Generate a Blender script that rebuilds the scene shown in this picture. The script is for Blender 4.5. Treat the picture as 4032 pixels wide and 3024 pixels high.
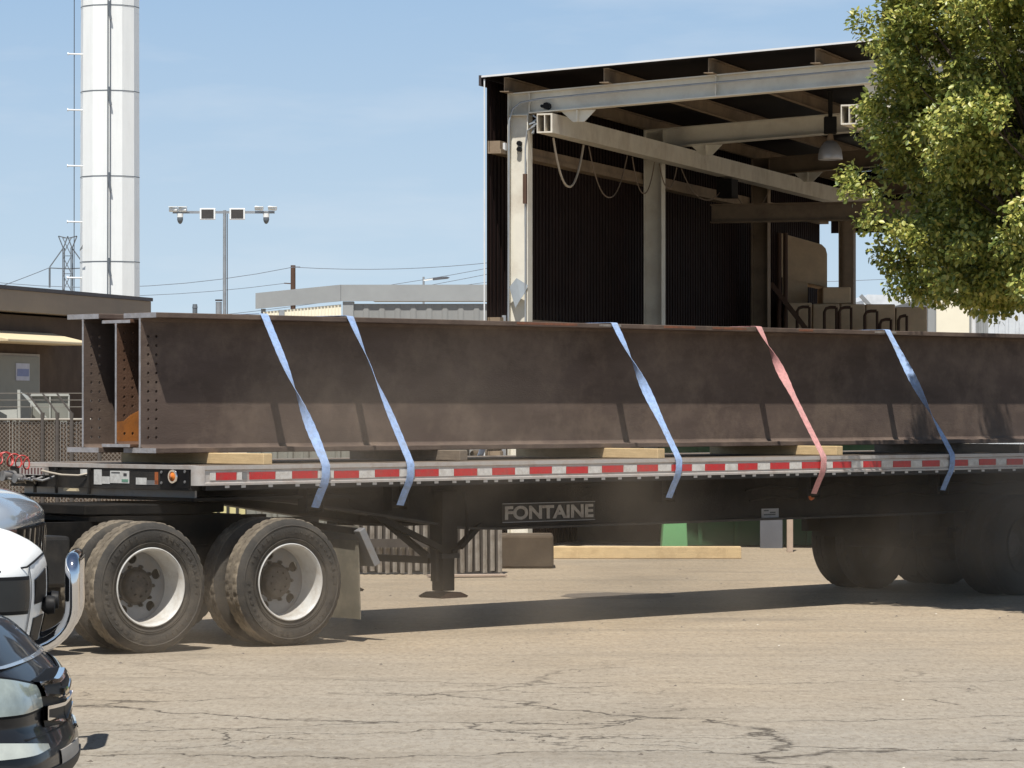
import bpy, bmesh, math, random
import numpy as np
from mathutils import Vector, Matrix
from mathutils.geometry import tessellate_polygon
R = math.radians
random.seed(7); rng = np.random.default_rng(11)
scene = bpy.context.scene
COL = scene.collection
for o in list(bpy.data.objects): bpy.data.objects.remove(o)

# ------------------------------------------------------------------ camera
CAMH = 1.96
cam_d = bpy.data.cameras.new('camera'); cam = bpy.data.objects.new('camera', cam_d); COL.objects.link(cam)
cam_d.sensor_width = 36; cam_d.lens = 120; cam_d.clip_start = .5; cam_d.clip_end = 6000
cam.location = (0, 0, CAMH); cam.rotation_euler = (R(90.392), 0, 0)
scene.camera = cam
# ------------------------------------------------------------------ light
TRAVEL = Vector((.055, .358, -.75)).normalized()
TOSUN = -TRAVEL
SUN_EL = math.asin(TOSUN.z); SUN_AZ = math.atan2(TOSUN.x, TOSUN.y)
w = bpy.data.worlds.new('World'); scene.world = w; w.use_nodes = True
nt = w.node_tree; nt.nodes.clear()
out = nt.nodes.new('ShaderNodeOutputWorld'); bg = nt.nodes.new('ShaderNodeBackground')
sky = nt.nodes.new('ShaderNodeTexSky'); sky.sky_type = 'NISHITA'; sky.sun_disc = False
sky.sun_elevation = SUN_EL; sky.sun_rotation = SUN_AZ
sky.altitude = 0; sky.air_density = 1.0; sky.dust_density = 0.5; sky.ozone_density = 1.4
tc = nt.nodes.new('ShaderNodeTexCoord'); mp = nt.nodes.new('ShaderNodeMapping'); mp.inputs['Scale'].default_value = (7, 7, 34); mp.inputs['Location'].default_value = (3.1, 0, 1.7)
nz = nt.nodes.new('ShaderNodeTexNoise'); nz.inputs['Scale'].default_value = 1.35; nz.inputs['Detail'].default_value = 6; nz.inputs['Roughness'].default_value = .55
rp = nt.nodes.new('ShaderNodeValToRGB'); rp.color_ramp.elements[0].position = .53; rp.color_ramp.elements[1].position = .80
rp.color_ramp.elements[0].color = (0, 0, 0, 1); rp.color_ramp.elements[1].color = (.26, .26, .26, 1)
mx = nt.nodes.new('ShaderNodeMix'); mx.data_type = 'RGBA'; mx.inputs[7].default_value = (12.5, 12.9, 13.5, 1)
nt.links.new(tc.outputs['Generated'], mp.inputs['Vector']); nt.links.new(mp.outputs[0], nz.inputs['Vector'])
sx = nt.nodes.new('ShaderNodeSeparateXYZ'); nt.links.new(tc.outputs['Generated'], sx.inputs[0])
hr = nt.nodes.new('ShaderNodeMapRange'); hr.inputs['From Min'].default_value = 0; hr.inputs['From Max'].default_value = .13; nt.links.new(sx.outputs['Z'], hr.inputs['Value'])
hc = nt.nodes.new('ShaderNodeMix'); hc.data_type = 'RGBA'; hc.inputs[6].default_value = (9.3, 11.3, 12.7, 1); hc.inputs[7].default_value = (5.2, 7.8, 11.2, 1); nt.links.new(hr.outputs[0], hc.inputs[0])
hf = nt.nodes.new('ShaderNodeMapRange'); hf.interpolation_type = 'SMOOTHSTEP'; hf.inputs['From Min'].default_value = .14; hf.inputs['From Max'].default_value = .55; nt.links.new(sx.outputs['Z'], hf.inputs['Value'])
hm = nt.nodes.new('ShaderNodeMix'); hm.data_type = 'RGBA'; nt.links.new(hf.outputs[0], hm.inputs[0]); nt.links.new(hc.outputs[2], hm.inputs[6]); nt.links.new(sky.outputs[0], hm.inputs[7])
nt.links.new(nz.outputs['Fac'], rp.inputs['Fac']); nt.links.new(rp.outputs['Color'], mx.inputs[0])
nt.links.new(hm.outputs[2], mx.inputs[6]); nt.links.new(mx.outputs[2], bg.inputs['Color'])
bg.inputs['Strength'].default_value = .055
nt.links.new(bg.outputs[0], out.inputs['Surface'])
sd = bpy.data.lights.new('sun', 'SUN'); sun = bpy.data.objects.new('sun', sd); COL.objects.link(sun)
sd.energy = 5.0; sd.angle = R(.53); sd.color = (1, .955, .88)
sun.rotation_euler = TRAVEL.to_track_quat('-Z', 'Y').to_euler(); sun.location = (0, -20, 60)
scene.view_settings.view_transform = 'Standard'; scene.view_settings.look = 'None'
scene.view_settings.exposure = 0.3; scene.view_settings.gamma = 1; scene.view_settings.use_curve_mapping = False
scene.render.engine = 'CYCLES'
scene.cycles.volume_step_rate = 2; scene.cycles.volume_max_steps = 96; scene.cycles.max_bounces = 8; scene.cycles.volume_bounces = 1

# ------------------------------------------------------------------ materials
def mat(name, col, rough=.7, metal=0, var=.15, scale=3, bump=0, bscale=40, col2=None, spec=.5, coat=0, stretch=None, dirt=None, dirt_amt=.5, dscale=1.5, streak=False):
    m = bpy.data.materials.new(name); m.use_nodes = True
    n = m.node_tree; b = n.nodes['Principled BSDF']
    b.inputs['Roughness'].default_value = rough; b.inputs['Metallic'].default_value = metal
    b.inputs['Specular IOR Level'].default_value = spec; b.inputs['Coat Weight'].default_value = coat
    b.inputs['Coat Roughness'].default_value = .04
    t = n.nodes.new('ShaderNodeTexCoord'); src = t.outputs['Object']
    if stretch:
        mpn = n.nodes.new('ShaderNodeMapping'); mpn.inputs['Scale'].default_value = stretch
        n.links.new(src, mpn.inputs['Vector']); src = mpn.outputs[0]
    nn = n.nodes.new('ShaderNodeTexNoise'); nn.inputs['Scale'].default_value = scale; nn.inputs['Detail'].default_value = 8; nn.inputs['Roughness'].default_value = .62
    n.links.new(src, nn.inputs['Vector'])
    r = n.nodes.new('ShaderNodeValToRGB'); r.color_ramp.elements[0].position = .3; r.color_ramp.elements[1].position = .7
    c = Vector(col); c2 = Vector(col2) if col2 else c * (1 + var)
    c1 = c * (1 - var) if not col2 else c
    r.color_ramp.elements[0].color = (*c1, 1); r.color_ramp.elements[1].color = (*c2, 1)
    n.links.new(nn.outputs['Fac'], r.inputs['Fac']); last = r.outputs['Color']
    if dirt:
        n2 = n.nodes.new('ShaderNodeTexNoise'); n2.inputs['Scale'].default_value = dscale; n2.inputs['Detail'].default_value = 10; n2.inputs['Roughness'].default_value = .7
        if streak:
            m2 = n.nodes.new('ShaderNodeMapping'); m2.inputs['Scale'].default_value = (6, 6, .6)
            n.links.new(t.outputs['Object'], m2.inputs['Vector']); n.links.new(m2.outputs[0], n2.inputs['Vector'])
        else: n.links.new(t.outputs['Object'], n2.inputs['Vector'])
        r2 = n.nodes.new('ShaderNodeValToRGB'); r2.color_ramp.elements[0].position = .46; r2.color_ramp.elements[1].position = .68
        r2.color_ramp.elements[0].color = (0, 0, 0, 1); r2.color_ramp.elements[1].color = (dirt_amt,) * 3 + (1,)
        mm = n.nodes.new('ShaderNodeMix'); mm.data_type = 'RGBA'; mm.inputs[7].default_value = (*dirt, 1)
        n.links.new(n2.outputs['Fac'], r2.inputs['Fac']); n.links.new(r2.outputs['Color'], mm.inputs[0]); n.links.new(last, mm.inputs[6]); last = mm.outputs[2]
    n.links.new(last, b.inputs['Base Color'])
    if bump:
        n3 = n.nodes.new('ShaderNodeTexNoise'); n3.inputs['Scale'].default_value = bscale; n3.inputs['Detail'].default_value = 6
        n.links.new(src, n3.inputs['Vector'])
        bp = n.nodes.new('ShaderNodeBump'); bp.inputs['Strength'].default_value = bump; bp.inputs['Distance'].default_value = .02
        n.links.new(n3.outputs['Fac'], bp.inputs['Height']); n.links.new(bp.outputs[0], b.inputs['Normal'])
    return m
DUST = (.36, .29, .20)
M = dict(
 beam=mat('beam_steel', (.075, .054, .044), .72, 0, .3, 2.2, .12, 60, col2=(.125, .092, .076), dirt=(.20, .150, .115), dirt_amt=.6, dscale=2.4, stretch=(.5, 1, 1.6)),
 beam_rust=mat('beam_rust', (.095, .050, .030), .8, 0, .3, 4, .2, 60, col2=(.13, .075, .050)),
 cut=mat('cut_steel', (.33, .33, .35), .6, .1, .2, 14, .1, 60, dirt=(.2, .17, .14), dirt_amt=.5, dscale=9),
 orange=mat('orange_primer', (.36, .13, .025), .7, 0, .2, 5, .1, 60, dirt=(.16, .07, .03), dirt_amt=.7, dscale=7),
 alu=mat('rail_aluminium', (.52, .49, .46), .5, .35, .15, 5, .05, 60, dirt=(.30, .22, .17), dirt_amt=.7, dscale=5),
 black=mat('black_paint', (.018, .017, .016), .55, 0, .3, 4, .08, 50, dirt=(.07, .057, .044), dirt_amt=.55, dscale=3),
 chassis=mat('chassis_paint', (.010, .0095, .009), .7, 0, .3, 4, .1, 50, dirt=(.038, .031, .024), dirt_amt=.6, dscale=2.5),
 red_tape=mat('red_tape', (.50, .018, .022), .35, 0, .12, 30, 0, 1, dirt=(.24, .09, .07), dirt_amt=.5, dscale=14),
 white_tape=mat('white_tape', (.62, .60, .57), .35, 0, .1, 30, 0, 1, dirt=(.36, .31, .26), dirt_amt=.6, dscale=14),
 sticker=mat('sticker', (.60, .60, .58), .6, 0, .12, 20, 0, 1, dirt=(.30, .28, .26), dirt_amt=.5, dscale=16),
 green_print=mat('green_print', (.14, .30, .22), .6), ink=mat('dark_print', (.04, .04, .045), .6),
 amber=mat('amber_lens', (.72, .20, .03), .25, 0, .2, 30, coat=.5), amber_red=mat('amber_dim', (.40, .10, .02), .35, 0, .2, 30),
 chrome=mat('chrome', (.78, .78, .80), .06, 1, .03, 3), steel=mat('dull_steel', (.30, .30, .30), .5, .6, .2, 9, dirt=(.2, .16, .12), dirt_amt=.6, dscale=9),
 rubber=mat('tyre_rubber', (.040, .037, .033), .88, 0, .25, 6, .25, 70, dirt=(.105, .088, .066), dirt_amt=.7, dscale=3.2),
 rubber_dusty=mat('dusty_tread', (.12, .10, .075), .92, 0, .25, 8, .3, 70, dirt=(.30, .25, .18), dirt_amt=.8, dscale=5),
 rubber_dark=mat('dark_tyre', (.020, .019, .018), .92, 0, .25, 6, .25, 70, dirt=(.035, .03, .026), dirt_amt=.5, dscale=3),
 rim=mat('white_rim', (.58, .58, .56), .42, 0, .05, 6, .04, 40, dirt=(.36, .31, .25), dirt_amt=.75, dscale=4.5),
 rim_disc=mat('grey_wheel_disc', (.21, .215, .22), .5, 0, .12, 9, .05, 40, dirt=(.28, .23, .18), dirt_amt=.55, dscale=6),
 hub=mat('greasy_hub', (.026, .021, .017), .6, .1, .4, 14, .2, 40, dirt=(.15, .12, .09), dirt_amt=.5, dscale=9),
 blue_strap=mat('blue_webbing', (.29, .42, .68), .85, 0, .22, 30, .4, 200, dirt=(.30, .35, .44), dirt_amt=.75, dscale=13),
 red_strap=mat('red_webbing', (.60, .29, .28), .85, 0, .22, 30, .4, 200, dirt=(.42, .28, .26), dirt_amt=.6, dscale=9),
 lumber=mat('raw_lumber', (.62, .46, .25), .8, 0, .12, 4, .15, 30, stretch=(14, 1, 14), dirt=(.42, .29, .15), dirt_amt=.5, dscale=6),
 old_lumber=mat('old_lumber', (.20, .16, .12), .85, 0, .2, 4, .15, 30, stretch=(14, 1, 14), dirt=(.10, .08, .06), dirt_amt=.6, dscale=6),
 lumber_y=mat('lumber_along', (.62, .46, .25), .8, 0, .12, 4, .15, 30, stretch=(1, 14, 14), dirt=(.42, .29, .15), dirt_amt=.6, dscale=6),
 flap=mat('mudflap_rubber', (.16, .145, .11), .8, 0, .2, 4, .1, 30, dirt=(.30, .26, .19), dirt_amt=.7, dscale=3),
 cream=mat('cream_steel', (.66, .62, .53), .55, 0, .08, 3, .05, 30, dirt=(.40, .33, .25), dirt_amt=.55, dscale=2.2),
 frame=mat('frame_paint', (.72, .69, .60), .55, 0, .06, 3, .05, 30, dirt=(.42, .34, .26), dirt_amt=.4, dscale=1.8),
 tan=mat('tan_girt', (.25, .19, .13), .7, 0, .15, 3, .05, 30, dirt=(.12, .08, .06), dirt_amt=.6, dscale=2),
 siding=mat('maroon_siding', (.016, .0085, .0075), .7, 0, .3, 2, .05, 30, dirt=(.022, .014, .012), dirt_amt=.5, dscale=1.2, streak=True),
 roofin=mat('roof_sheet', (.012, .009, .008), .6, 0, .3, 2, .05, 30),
 trim=mat('white_trim', (.68, .69, .70), .5, 0, .08, 4),
 patch=mat('bare_metal_patch', (.36, .40, .43), .5, .2, .1, 5),
 wire=mat('cable', (.50, .44, .36), .7), wire2=mat('dull_cable', (.22, .17, .13), .8), darkwire=mat('dark_cable', (.05, .05, .055), .7),
 lampgrey=mat('lamp_grey', (.35, .35, .36), .4, .4, .1, 6),
 white=mat('white_paint', (.88, .90, .89), .4, 0, .02, 2, .02, 30, dirt=(.78, .80, .79), dirt_amt=.5, dscale=1.3, streak=True),
 poleband=mat('band_steel', (.16, .18, .20), .5, .4), bruise=mat('peeled_paint', (.20, .21, .21), .7),
 galv=mat('galvanised', (.34, .36, .38), .5, .4, .15, 5), panel=mat('solar_dark', (.06, .055, .05), .35, 0, .1, 8),
 grey_fascia=mat('grey_fascia', (.31, .325, .33), .6, 0, .05, 2, dirt=(.25, .26, .27), dirt_amt=.4, dscale=.6),
 grey_wall=mat('grey_metal_wall', (.26, .265, .26), .6, 0, .06, 2, dirt=(.20, .20, .195), dirt_amt=.5, dscale=.6, streak=True),
 cream_wall=mat('cream_metal_wall', (.84, .79, .64), .6, 0, .04, 2),
 brown_wall=mat('brown_stucco', (.085, .062, .048), .9, 0, .15, 2, .2, 30, dirt=(.13, .10, .07), dirt_amt=.5, dscale=1.2),
 brown_fascia=mat('tan_fascia', (.27, .22, .17), .8, 0, .08, 1.2, dirt=(.21, .18, .15), dirt_amt=.6, dscale=.5, stretch=(.3, 1, 3)),
 dark_edge=mat('dark_flashing', (.05, .042, .045), .6), awning=mat('cream_awning', (.66, .55, .36), .7, 0, .05, 3),
 door=mat('grey_green_door', (.20, .205, .18), .6, 0, .06, 3), door_frame=mat('door_frame', (.28, .26, .23), .6),
 sign_white=mat('sign_white', (.42, .45, .55), .6), sign_blue=mat('sign_blue', (.16, .20, .38), .6),
 railing=mat('pale_railing', (.38, .39, .36), .5), slat=mat('brown_slat', (.13, .095, .072), .8, 0, .3, 9),
 fwire=mat('fence_wire', (.26, .24, .21), .5, .4), post=mat('fence_post', (.085, .075, .068), .6),
 yellow=mat('yellow_cream_panel', (.66, .60, .30), .6, 0, .06, 3, dirt=(.5, .46, .3), dirt_amt=.5, dscale=2), rib=mat('dark_rib', (.035, .035, .03), .6),
 cont_grey=mat('container_grey', (.20, .205, .18), .65, 0, .08, 3, dirt=(.13, .12, .10), dirt_amt=.7, dscale=1.6, streak=True),
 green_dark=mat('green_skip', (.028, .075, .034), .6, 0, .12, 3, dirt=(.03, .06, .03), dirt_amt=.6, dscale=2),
 green=mat('skip_lit_face', (.13, .33, .14), .6, 0, .05, 3, dirt=(.12, .33, .13), dirt_amt=.5, dscale=3),
 slate=mat('slate_panel', (.10, .105, .12), .6), pink=mat('bare_post', (.40, .31, .24), .8),
 brown_box=mat('brown_box_and_shadow', (.085, .066, .048), .9, 0, .2, 2, .2, 20, dirt=(.17, .13, .09), dirt_amt=.6, dscale=1.3),
 foam=mat('cream_foam', (.74, .56, .37), .9, 0, .1, 2.5, .1, 20, dirt=(.55, .40, .26), dirt_amt=.6, dscale=2), rust=mat('rusty_bar', (.085, .045, .028), .8),
 palis=mat('palisade', (.30, .27, .23), .6, .1, .25, 7, dirt=(.14, .11, .085), dirt_amt=.8, dscale=6),
 palis_dark=mat('palisade_dark', (.05, .042, .036), .8, 0, .3, 4),
 pothole_dark=mat('pothole_shadow_tone', (.12, .10, .08), .9, 0, .3, 6),
 bluewhite=mat('pale_roof', (.62, .66, .70), .5), stone=mat('debris_pale', (.62, .58, .50), .8), stone_d=mat('debris_dark', (.13, .11, .09), .9),
 car_black=mat('car_black', (.012, .012, .014), .18, 0, .05, 3, coat=.6, dirt=(.03, .027, .022), dirt_amt=.2, dscale=5), car_white=mat('car_white', (.93, .94, .92), .45, 0, .01, 3, coat=.25),
 car_silver=mat('car_silver', (.42, .47, .53), .25, .35, .03, 3, coat=1), glass=mat('car_glass', (.02, .025, .03), .05, 0, .05, 3),
 lens=mat('headlamp_lens', (.33, .38, .36), .18, .1, .25, 7, coat=1), lens_w=mat('fog_lens', (.52, .55, .50), .2, 0, .12, 9, coat=1), plastic=mat('dark_plastic', (.018, .018, .019), .5, 0, .2, 9),
 red_hose=mat('red_hose', (.42, .05, .045), .4), mesh_blk=mat('mesh_black', (.010, .010, .011), .5), maroon=mat('maroon_lamp', (.10, .03, .03), .3),
 tractor=mat('tractor_paint', (.09, .095, .10), .3, 0, .1, 3, coat=.6), lip=mat('lip_reflection_tone', (.40, .37, .33), .5),
 deckwood=mat('deck_boards', (.13, .10, .075), .85, 0, .3, 4),
 bark=mat('bark', (.10, .075, .055), .9, 0, .3, 8, .4, 40),
)

# ground material
def ground_mat():
    m = bpy.data.materials.new('dusty_concrete'); m.use_nodes = True; n = m.node_tree; b = n.nodes['Principled BSDF']; L = n.links.new
    b.inputs['Roughness'].default_value = .92; b.inputs['Specular IOR Level'].default_value = .25
    g = n.nodes.new('ShaderNodeNewGeometry')
    def noise(sc, det=8, rough=.6, vec=None, st=None):
        v = vec or g.outputs['Position']
        if st:
            q = n.nodes.new('ShaderNodeMapping'); q.inputs['Scale'].default_value = st; L(v, q.inputs['Vector']); v = q.outputs[0]
        x = n.nodes.new('ShaderNodeTexNoise'); x.inputs['Scale'].default_value = sc; x.inputs['Detail'].default_value = det; x.inputs['Roughness'].default_value = rough
        L(v, x.inputs['Vector']); return x
    def ramp(sock, p0, p1, c0=(0, 0, 0), c1=(1, 1, 1)):
        x = n.nodes.new('ShaderNodeValToRGB'); x.color_ramp.elements[0].position = p0; x.color_ramp.elements[1].position = p1
        x.color_ramp.elements[0].color = (*c0, 1); x.color_ramp.elements[1].color = (*c1, 1); L(sock, x.inputs['Fac']); return x.outputs['Color']
    def mixc(f, a, c, mode='MIX'):
        x = n.nodes.new('ShaderNodeMix'); x.data_type = 'RGBA'; x.blend_type = mode
        for s, v in ((0, f), (6, a), (7, c)):
            if hasattr(v, 'default_value'): L(v, x.inputs[s])
            else: x.inputs[s].default_value = v if s == 0 else (*v, 1)
        return x.outputs[2]
    def math_(op, a, c, clamp=False):
        x = n.nodes.new('ShaderNodeMath'); x.operation = op; x.use_clamp = clamp
        for s, v in ((0, a), (1, c)):
            if hasattr(v, 'default_value'): L(v, x.inputs[s])
            else: x.inputs[s].default_value = v
        return x.outputs[0]
    sep = n.nodes.new('ShaderNodeSeparateXYZ'); L(g.outputs['Position'], sep.inputs[0])
    # more loose dust towards the shed, bare concrete near the parked cars
    mr = n.nodes.new('ShaderNodeMapRange'); mr.inputs['From Min'].default_value = 19; mr.inputs['From Max'].default_value = 31; L(sep.outputs['Y'], mr.inputs['Value'])
    big = noise(.22, 5, .6, st=(1, .55, 1)); fb = math_('ADD', mr.outputs[0], math_('MULTIPLY', math_('SUBTRACT', big.outputs['Fac'], .5), 1.7), True)
    near = ramp(noise(1.4, 10, .7).outputs['Fac'], .3, .7, (.292, .262, .218), (.345, .313, .264))
    far = ramp(noise(1.1, 10, .7).outputs['Fac'], .3, .72, (.325, .258, .182), (.415, .335, .236))
    c = mixc(fb, near, far)
    c = mixc(ramp(noise(.45, 7, .65, st=(1, .8, 1)).outputs['Fac'], .52, .72, c1=(.55, .55, .55)), c, (.225, .19, .145))
    c = mixc(ramp(noise(9, 8, .75).outputs['Fac'], .55, .75, c1=(.45, .45, .45)), c, (.22, .18, .135))
    c = mixc(ramp(noise(26, 4, .7).outputs['Fac'], .64, .70, c1=(.75, .75, .75)), c, (.13, .105, .08))
    c = mixc(ramp(noise(34, 3, .6).outputs['Fac'], .68, .72, c1=(.6, .6, .6)), c, (.62, .56, .45))
    c = mixc(ramp(noise(6, 5, .7, st=(3.2, 1, 1)).outputs['Fac'], .47, .66, c1=(.55, .55, .55)), c, (.20, .165, .125))
    c = mixc(ramp(noise(7, 4, .7, st=(3.6, 1.1, 1)).outputs['Fac'], .52, .70, c1=(.5, .5, .5)), c, (.44, .39, .31))
    c = mixc(ramp(noise(14, 3, .7, st=(2.6, .8, 1)).outputs['Fac'], .57, .66, c1=(.5, .5, .5)), c, (.15, .125, .095))
    c = mixc(ramp(noise(.33, 4, .6, st=(.6, 1.5, 1)).outputs['Fac'], .60, .70, c1=(.35, .35, .35)), c, (.16, .14, .115))
    c = mixc(ramp(noise(.8, 3, .5, st=(.08, 1.6, 1)).outputs['Fac'], .56, .64, c1=(.28, .28, .28)), c, (.20, .172, .135))
    # cracks
    dis = noise(.9, 7, .62); vm = n.nodes.new('ShaderNodeVectorMath'); vm.operation = 'SCALE'; vm.inputs['Scale'].default_value = 1.6; L(dis.outputs['Color'], vm.inputs[0])
    va = n.nodes.new('ShaderNodeVectorMath'); va.operation = 'ADD'; L(g.outputs['Position'], va.inputs[0]); L(vm.outputs[0], va.inputs[1])
    def crack(sc, wd, thr):
        q = n.nodes.new('ShaderNodeMapping'); q.inputs['Scale'].default_value = (.55, 1.0, .01); q.inputs['Rotation'].default_value = (0, 0, .12); L(va.outputs[0], q.inputs['Vector'])
        v = n.nodes.new('ShaderNodeTexVoronoi'); v.feature = 'DISTANCE_TO_EDGE'; v.inputs['Scale'].default_value = sc; L(q.outputs[0], v.inputs['Vector'])
        return ramp(v.outputs['Distance'], 0.0, wd, (1, 1, 1), (0, 0, 0))
    k1 = crack(.42, .010, 0); k2 = crack(1.25, .011, 0)
    msk = ramp(noise(.5, 5, .6).outputs['Fac'], .32, .46); msk2 = ramp(noise(.35, 5, .6, st=(1, 1.3, 1)).outputs['Fac'], .47, .57)
    nearm = n.nodes.new('ShaderNodeMapRange'); nearm.inputs['From Min'].default_value = 27.5; nearm.inputs['From Max'].default_value = 22.5; L(sep.outputs['Y'], nearm.inputs['Value'])
    kk = math_('MAXIMUM', math_('MULTIPLY', k1, msk), math_('MULTIPLY', k2, msk2)); kk = math_('MULTIPLY', kk, nearm.outputs[0])
    c = mixc(math_('MULTIPLY', kk, .9), c, (.06, .048, .038))
    L(c, b.inputs['Base Color'])
    bp = n.nodes.new('ShaderNodeBump'); bp.inputs['Strength'].default_value = .7; bp.inputs['Distance'].default_value = .025
    h = math_('SUBTRACT', noise(18, 8, .7).outputs['Fac'], math_('MULTIPLY', kk, 1.2)); L(h, bp.inputs['Height'])
    bp2 = n.nodes.new('ShaderNodeBump'); bp2.inputs['Strength'].default_value = .5; bp2.inputs['Distance'].default_value = .12
    L(noise(1.3, 3, .5, st=(1, 1.6, 1)).outputs['Fac'], bp2.inputs['Height']); L(bp2.outputs[0], bp.inputs['Normal']); L(bp.outputs[0], b.inputs['Normal'])
    return m
M['ground'] = ground_mat()
for k_, v_ in dict(plastic=.15, mesh_blk=.1, siding=.08, roofin=.08, beam=.25, beam_rust=.2, chassis=.15, tan=.2, rubber_dark=.1, brown_wall=.15, brown_box=.1, green_dark=.25, slat=.1, black=.3, roofin2=0).items():
    if k_ in M: M[k_].node_tree.nodes['Principled BSDF'].inputs['Specular IOR Level'].default_value = v_
for k_ in ('car_black',):
    q_ = M[k_].node_tree.nodes['Principled BSDF']; q_.inputs['Coat Roughness'].default_value = .04; q_.inputs['Roughness'].default_value = .45; q_.inputs['Specular IOR Level'].default_value = .2; q_.inputs['Coat Weight'].default_value = .55

# ------------------------------------------------------------------ mesh helpers
class MB:
    def __init__(s): s.v = []; s.f = []; s.mi = []; s.m = 0
    def add(s, vs, fs, m=None):
        b = len(s.v); s.v += [tuple(p) for p in vs]
        for f in fs: s.f.append(tuple(b + i for i in f)); s.mi.append(s.m if m is None else m)
        return s
    def box(s, x0, x1, y0, y1, z0, z1, m=None):
        return s.add([(x0, y0, z0), (x1, y0, z0), (x1, y1, z0), (x0, y1, z0), (x0, y0, z1), (x1, y0, z1), (x1, y1, z1), (x0, y1, z1)],
                     [(0, 3, 2, 1), (4, 5, 6, 7), (0, 1, 5, 4), (1, 2, 6, 5), (2, 3, 7, 6), (3, 0, 4, 7)], m)
    def prism(s, poly, a, b, axis='y', m=None, caps=True):
        # poly in the two other axes
        def P(p, t): return {'x': (t, p[0], p[1]), 'y': (p[0], t, p[1]), 'z': (p[0], p[1], t)}[axis]
        n = len(poly); vs = [P(p, a) for p in poly] + [P(p, b) for p in poly]
        fs = [(i, (i + 1) % n, n + (i + 1) % n, n + i) for i in range(n)]
        if caps: fs += [tuple(range(n - 1, -1, -1)), tuple(range(n, 2 * n))]
        return s.add(vs, fs, m)
    def cyl(s, a, b, r, r2=None, n=12, m=None):
        a = Vector(a); b = Vector(b); r2 = r if r2 is None else r2
        q = (b - a).to_track_quat('Z', 'Y').to_matrix(); vs = []
        for c, rr in ((a, r), (b, r2)):
            for i in range(n):
                t = 2 * math.pi * i / n; vs.append(c + q @ Vector((rr * math.cos(t), rr * math.sin(t), 0)))
        return s.add(vs, [(i, (i + 1) % n, n + (i + 1) % n, n + i) for i in range(n)] + [tuple(range(n - 1, -1, -1)), tuple(range(n, 2 * n))], m)
    def bar(s, a, b, wd, ht, up=(0, 0, 1), m=None):
        a = Vector(a); b = Vector(b); d = (b - a).normalized(); u = Vector(up); x = d.cross(u).normalized(); u = x.cross(d).normalized()
        vs = [c + x * (i * wd / 2) + u * (j * ht / 2) for c in (a, b) for i, j in ((-1, -1), (1, -1), (1, 1), (-1, 1))]
        return s.add(vs, [(0, 1, 5, 4), (1, 2, 6, 5), (2, 3, 7, 6), (3, 0, 4, 7), (3, 2, 1, 0), (4, 5, 6, 7)], m)
    def tube(s, path, r, n=10, m=None, closed=False):
        path = [Vector(p) for p in path]; vs = []; ref = Vector((0.13, .37, .91)).normalized(); prev = None
        for i, p in enumerate(path):
            d = (path[min(i + 1, len(path) - 1)] - path[max(i - 1, 0)]).normalized()
            x = (prev - d * prev.dot(d)).normalized() if prev is not None else d.cross(ref).normalized()
            prev = x; y = d.cross(x)
            for k in range(n):
                t = 2 * math.pi * k / n; vs.append(p + x * (r * math.cos(t)) + y * (r * math.sin(t)))
        fs = []
        for i in range(len(path) - 1):
            for k in range(n): fs.append((i * n + k, i * n + (k + 1) % n, (i + 1) * n + (k + 1) % n, (i + 1) * n + k))
        fs += [tuple(range(n - 1, -1, -1)), tuple(range((len(path) - 1) * n, len(path) * n))]
        return s.add(vs, fs, m)
    def lathe(s, prof, c, n=48, axis='y', m=None, mod=None, close=False):
        # prof: list of (axial, radius); axis through c
        vs = []; k = len(prof)
        for i in range(n):
            t = 2 * math.pi * i / n
            for j, (a, r) in enumerate(prof):
                if mod: r = r + mod(j, i)
                u, v = r * math.cos(t), r * math.sin(t)
                p = {'y': (u, a, v), 'x': (a, u, v), 'z': (u, v, a)}[axis]
                vs.append((c[0] + p[0], c[1] + p[1], c[2] + p[2]))
        fs = []
        for i in range(n):
            for j in range(k - 1 if not close else k):
                j2 = (j + 1) % k; i2 = (i + 1) % n
                fs.append((i * k + j, i * k + j2, i2 * k + j2, i2 * k + j))
        return s.add(vs, fs, m)
    def holed(s, outer, holes, a, b, axis='y', m=None):
        loops = [[Vector((p[0], p[1], 0)) for p in L] for L in [outer] + holes]
        tris = tessellate_polygon(loops); flat = [p for L in loops for p in L]
        def P(p, t): return {'x': (t, p[0], p[1]), 'y': (p[0], t, p[1]), 'z': (p[0], p[1], t)}[axis]
        n = len(flat); vs = [P(p, a) for p in flat] + [P(p, b) for p in flat]
        fs = [tuple(t) for t in tris] + [tuple(n + i for i in reversed(t)) for t in tris]
        o = 0
        for L in loops:
            k = len(L); fs += [(o + i, o + (i + 1) % k, n + o + (i + 1) % k, n + o + i) for i in range(k)]; o += k
        return s.add(vs, fs, m)
    def build(s, name, mats, parent=None, smooth=None, bevel=None, **props):
        me = bpy.data.meshes.new(name); me.from_pydata(s.v, [], s.f); me.validate()
        for mm in (mats if isinstance(mats, (list, tuple)) else [mats]): me.materials.append(M[mm] if isinstance(mm, str) else mm)
        if len(me.polygons) == len(s.mi): me.polygons.foreach_set('material_index', s.mi)
        bm = bmesh.new(); bm.from_mesh(me); bmesh.ops.recalc_face_normals(bm, faces=bm.faces); bm.to_mesh(me); bm.free()
        if smooth:
            me.polygons.foreach_set('use_smooth', [True] * len(me.polygons)); me.set_sharp_from_angle(angle=R(smooth))
        o = bpy.data.objects.new(name, me); COL.objects.link(o)
        if parent: o.parent = parent
        if bevel:
            b = o.modifiers.new('bevel', 'BEVEL'); b.width = bevel; b.segments = 2; b.limit_method = 'ANGLE'; b.angle_limit = R(40)
        for k, v in props.items(): o[k] = v
        return o
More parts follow.
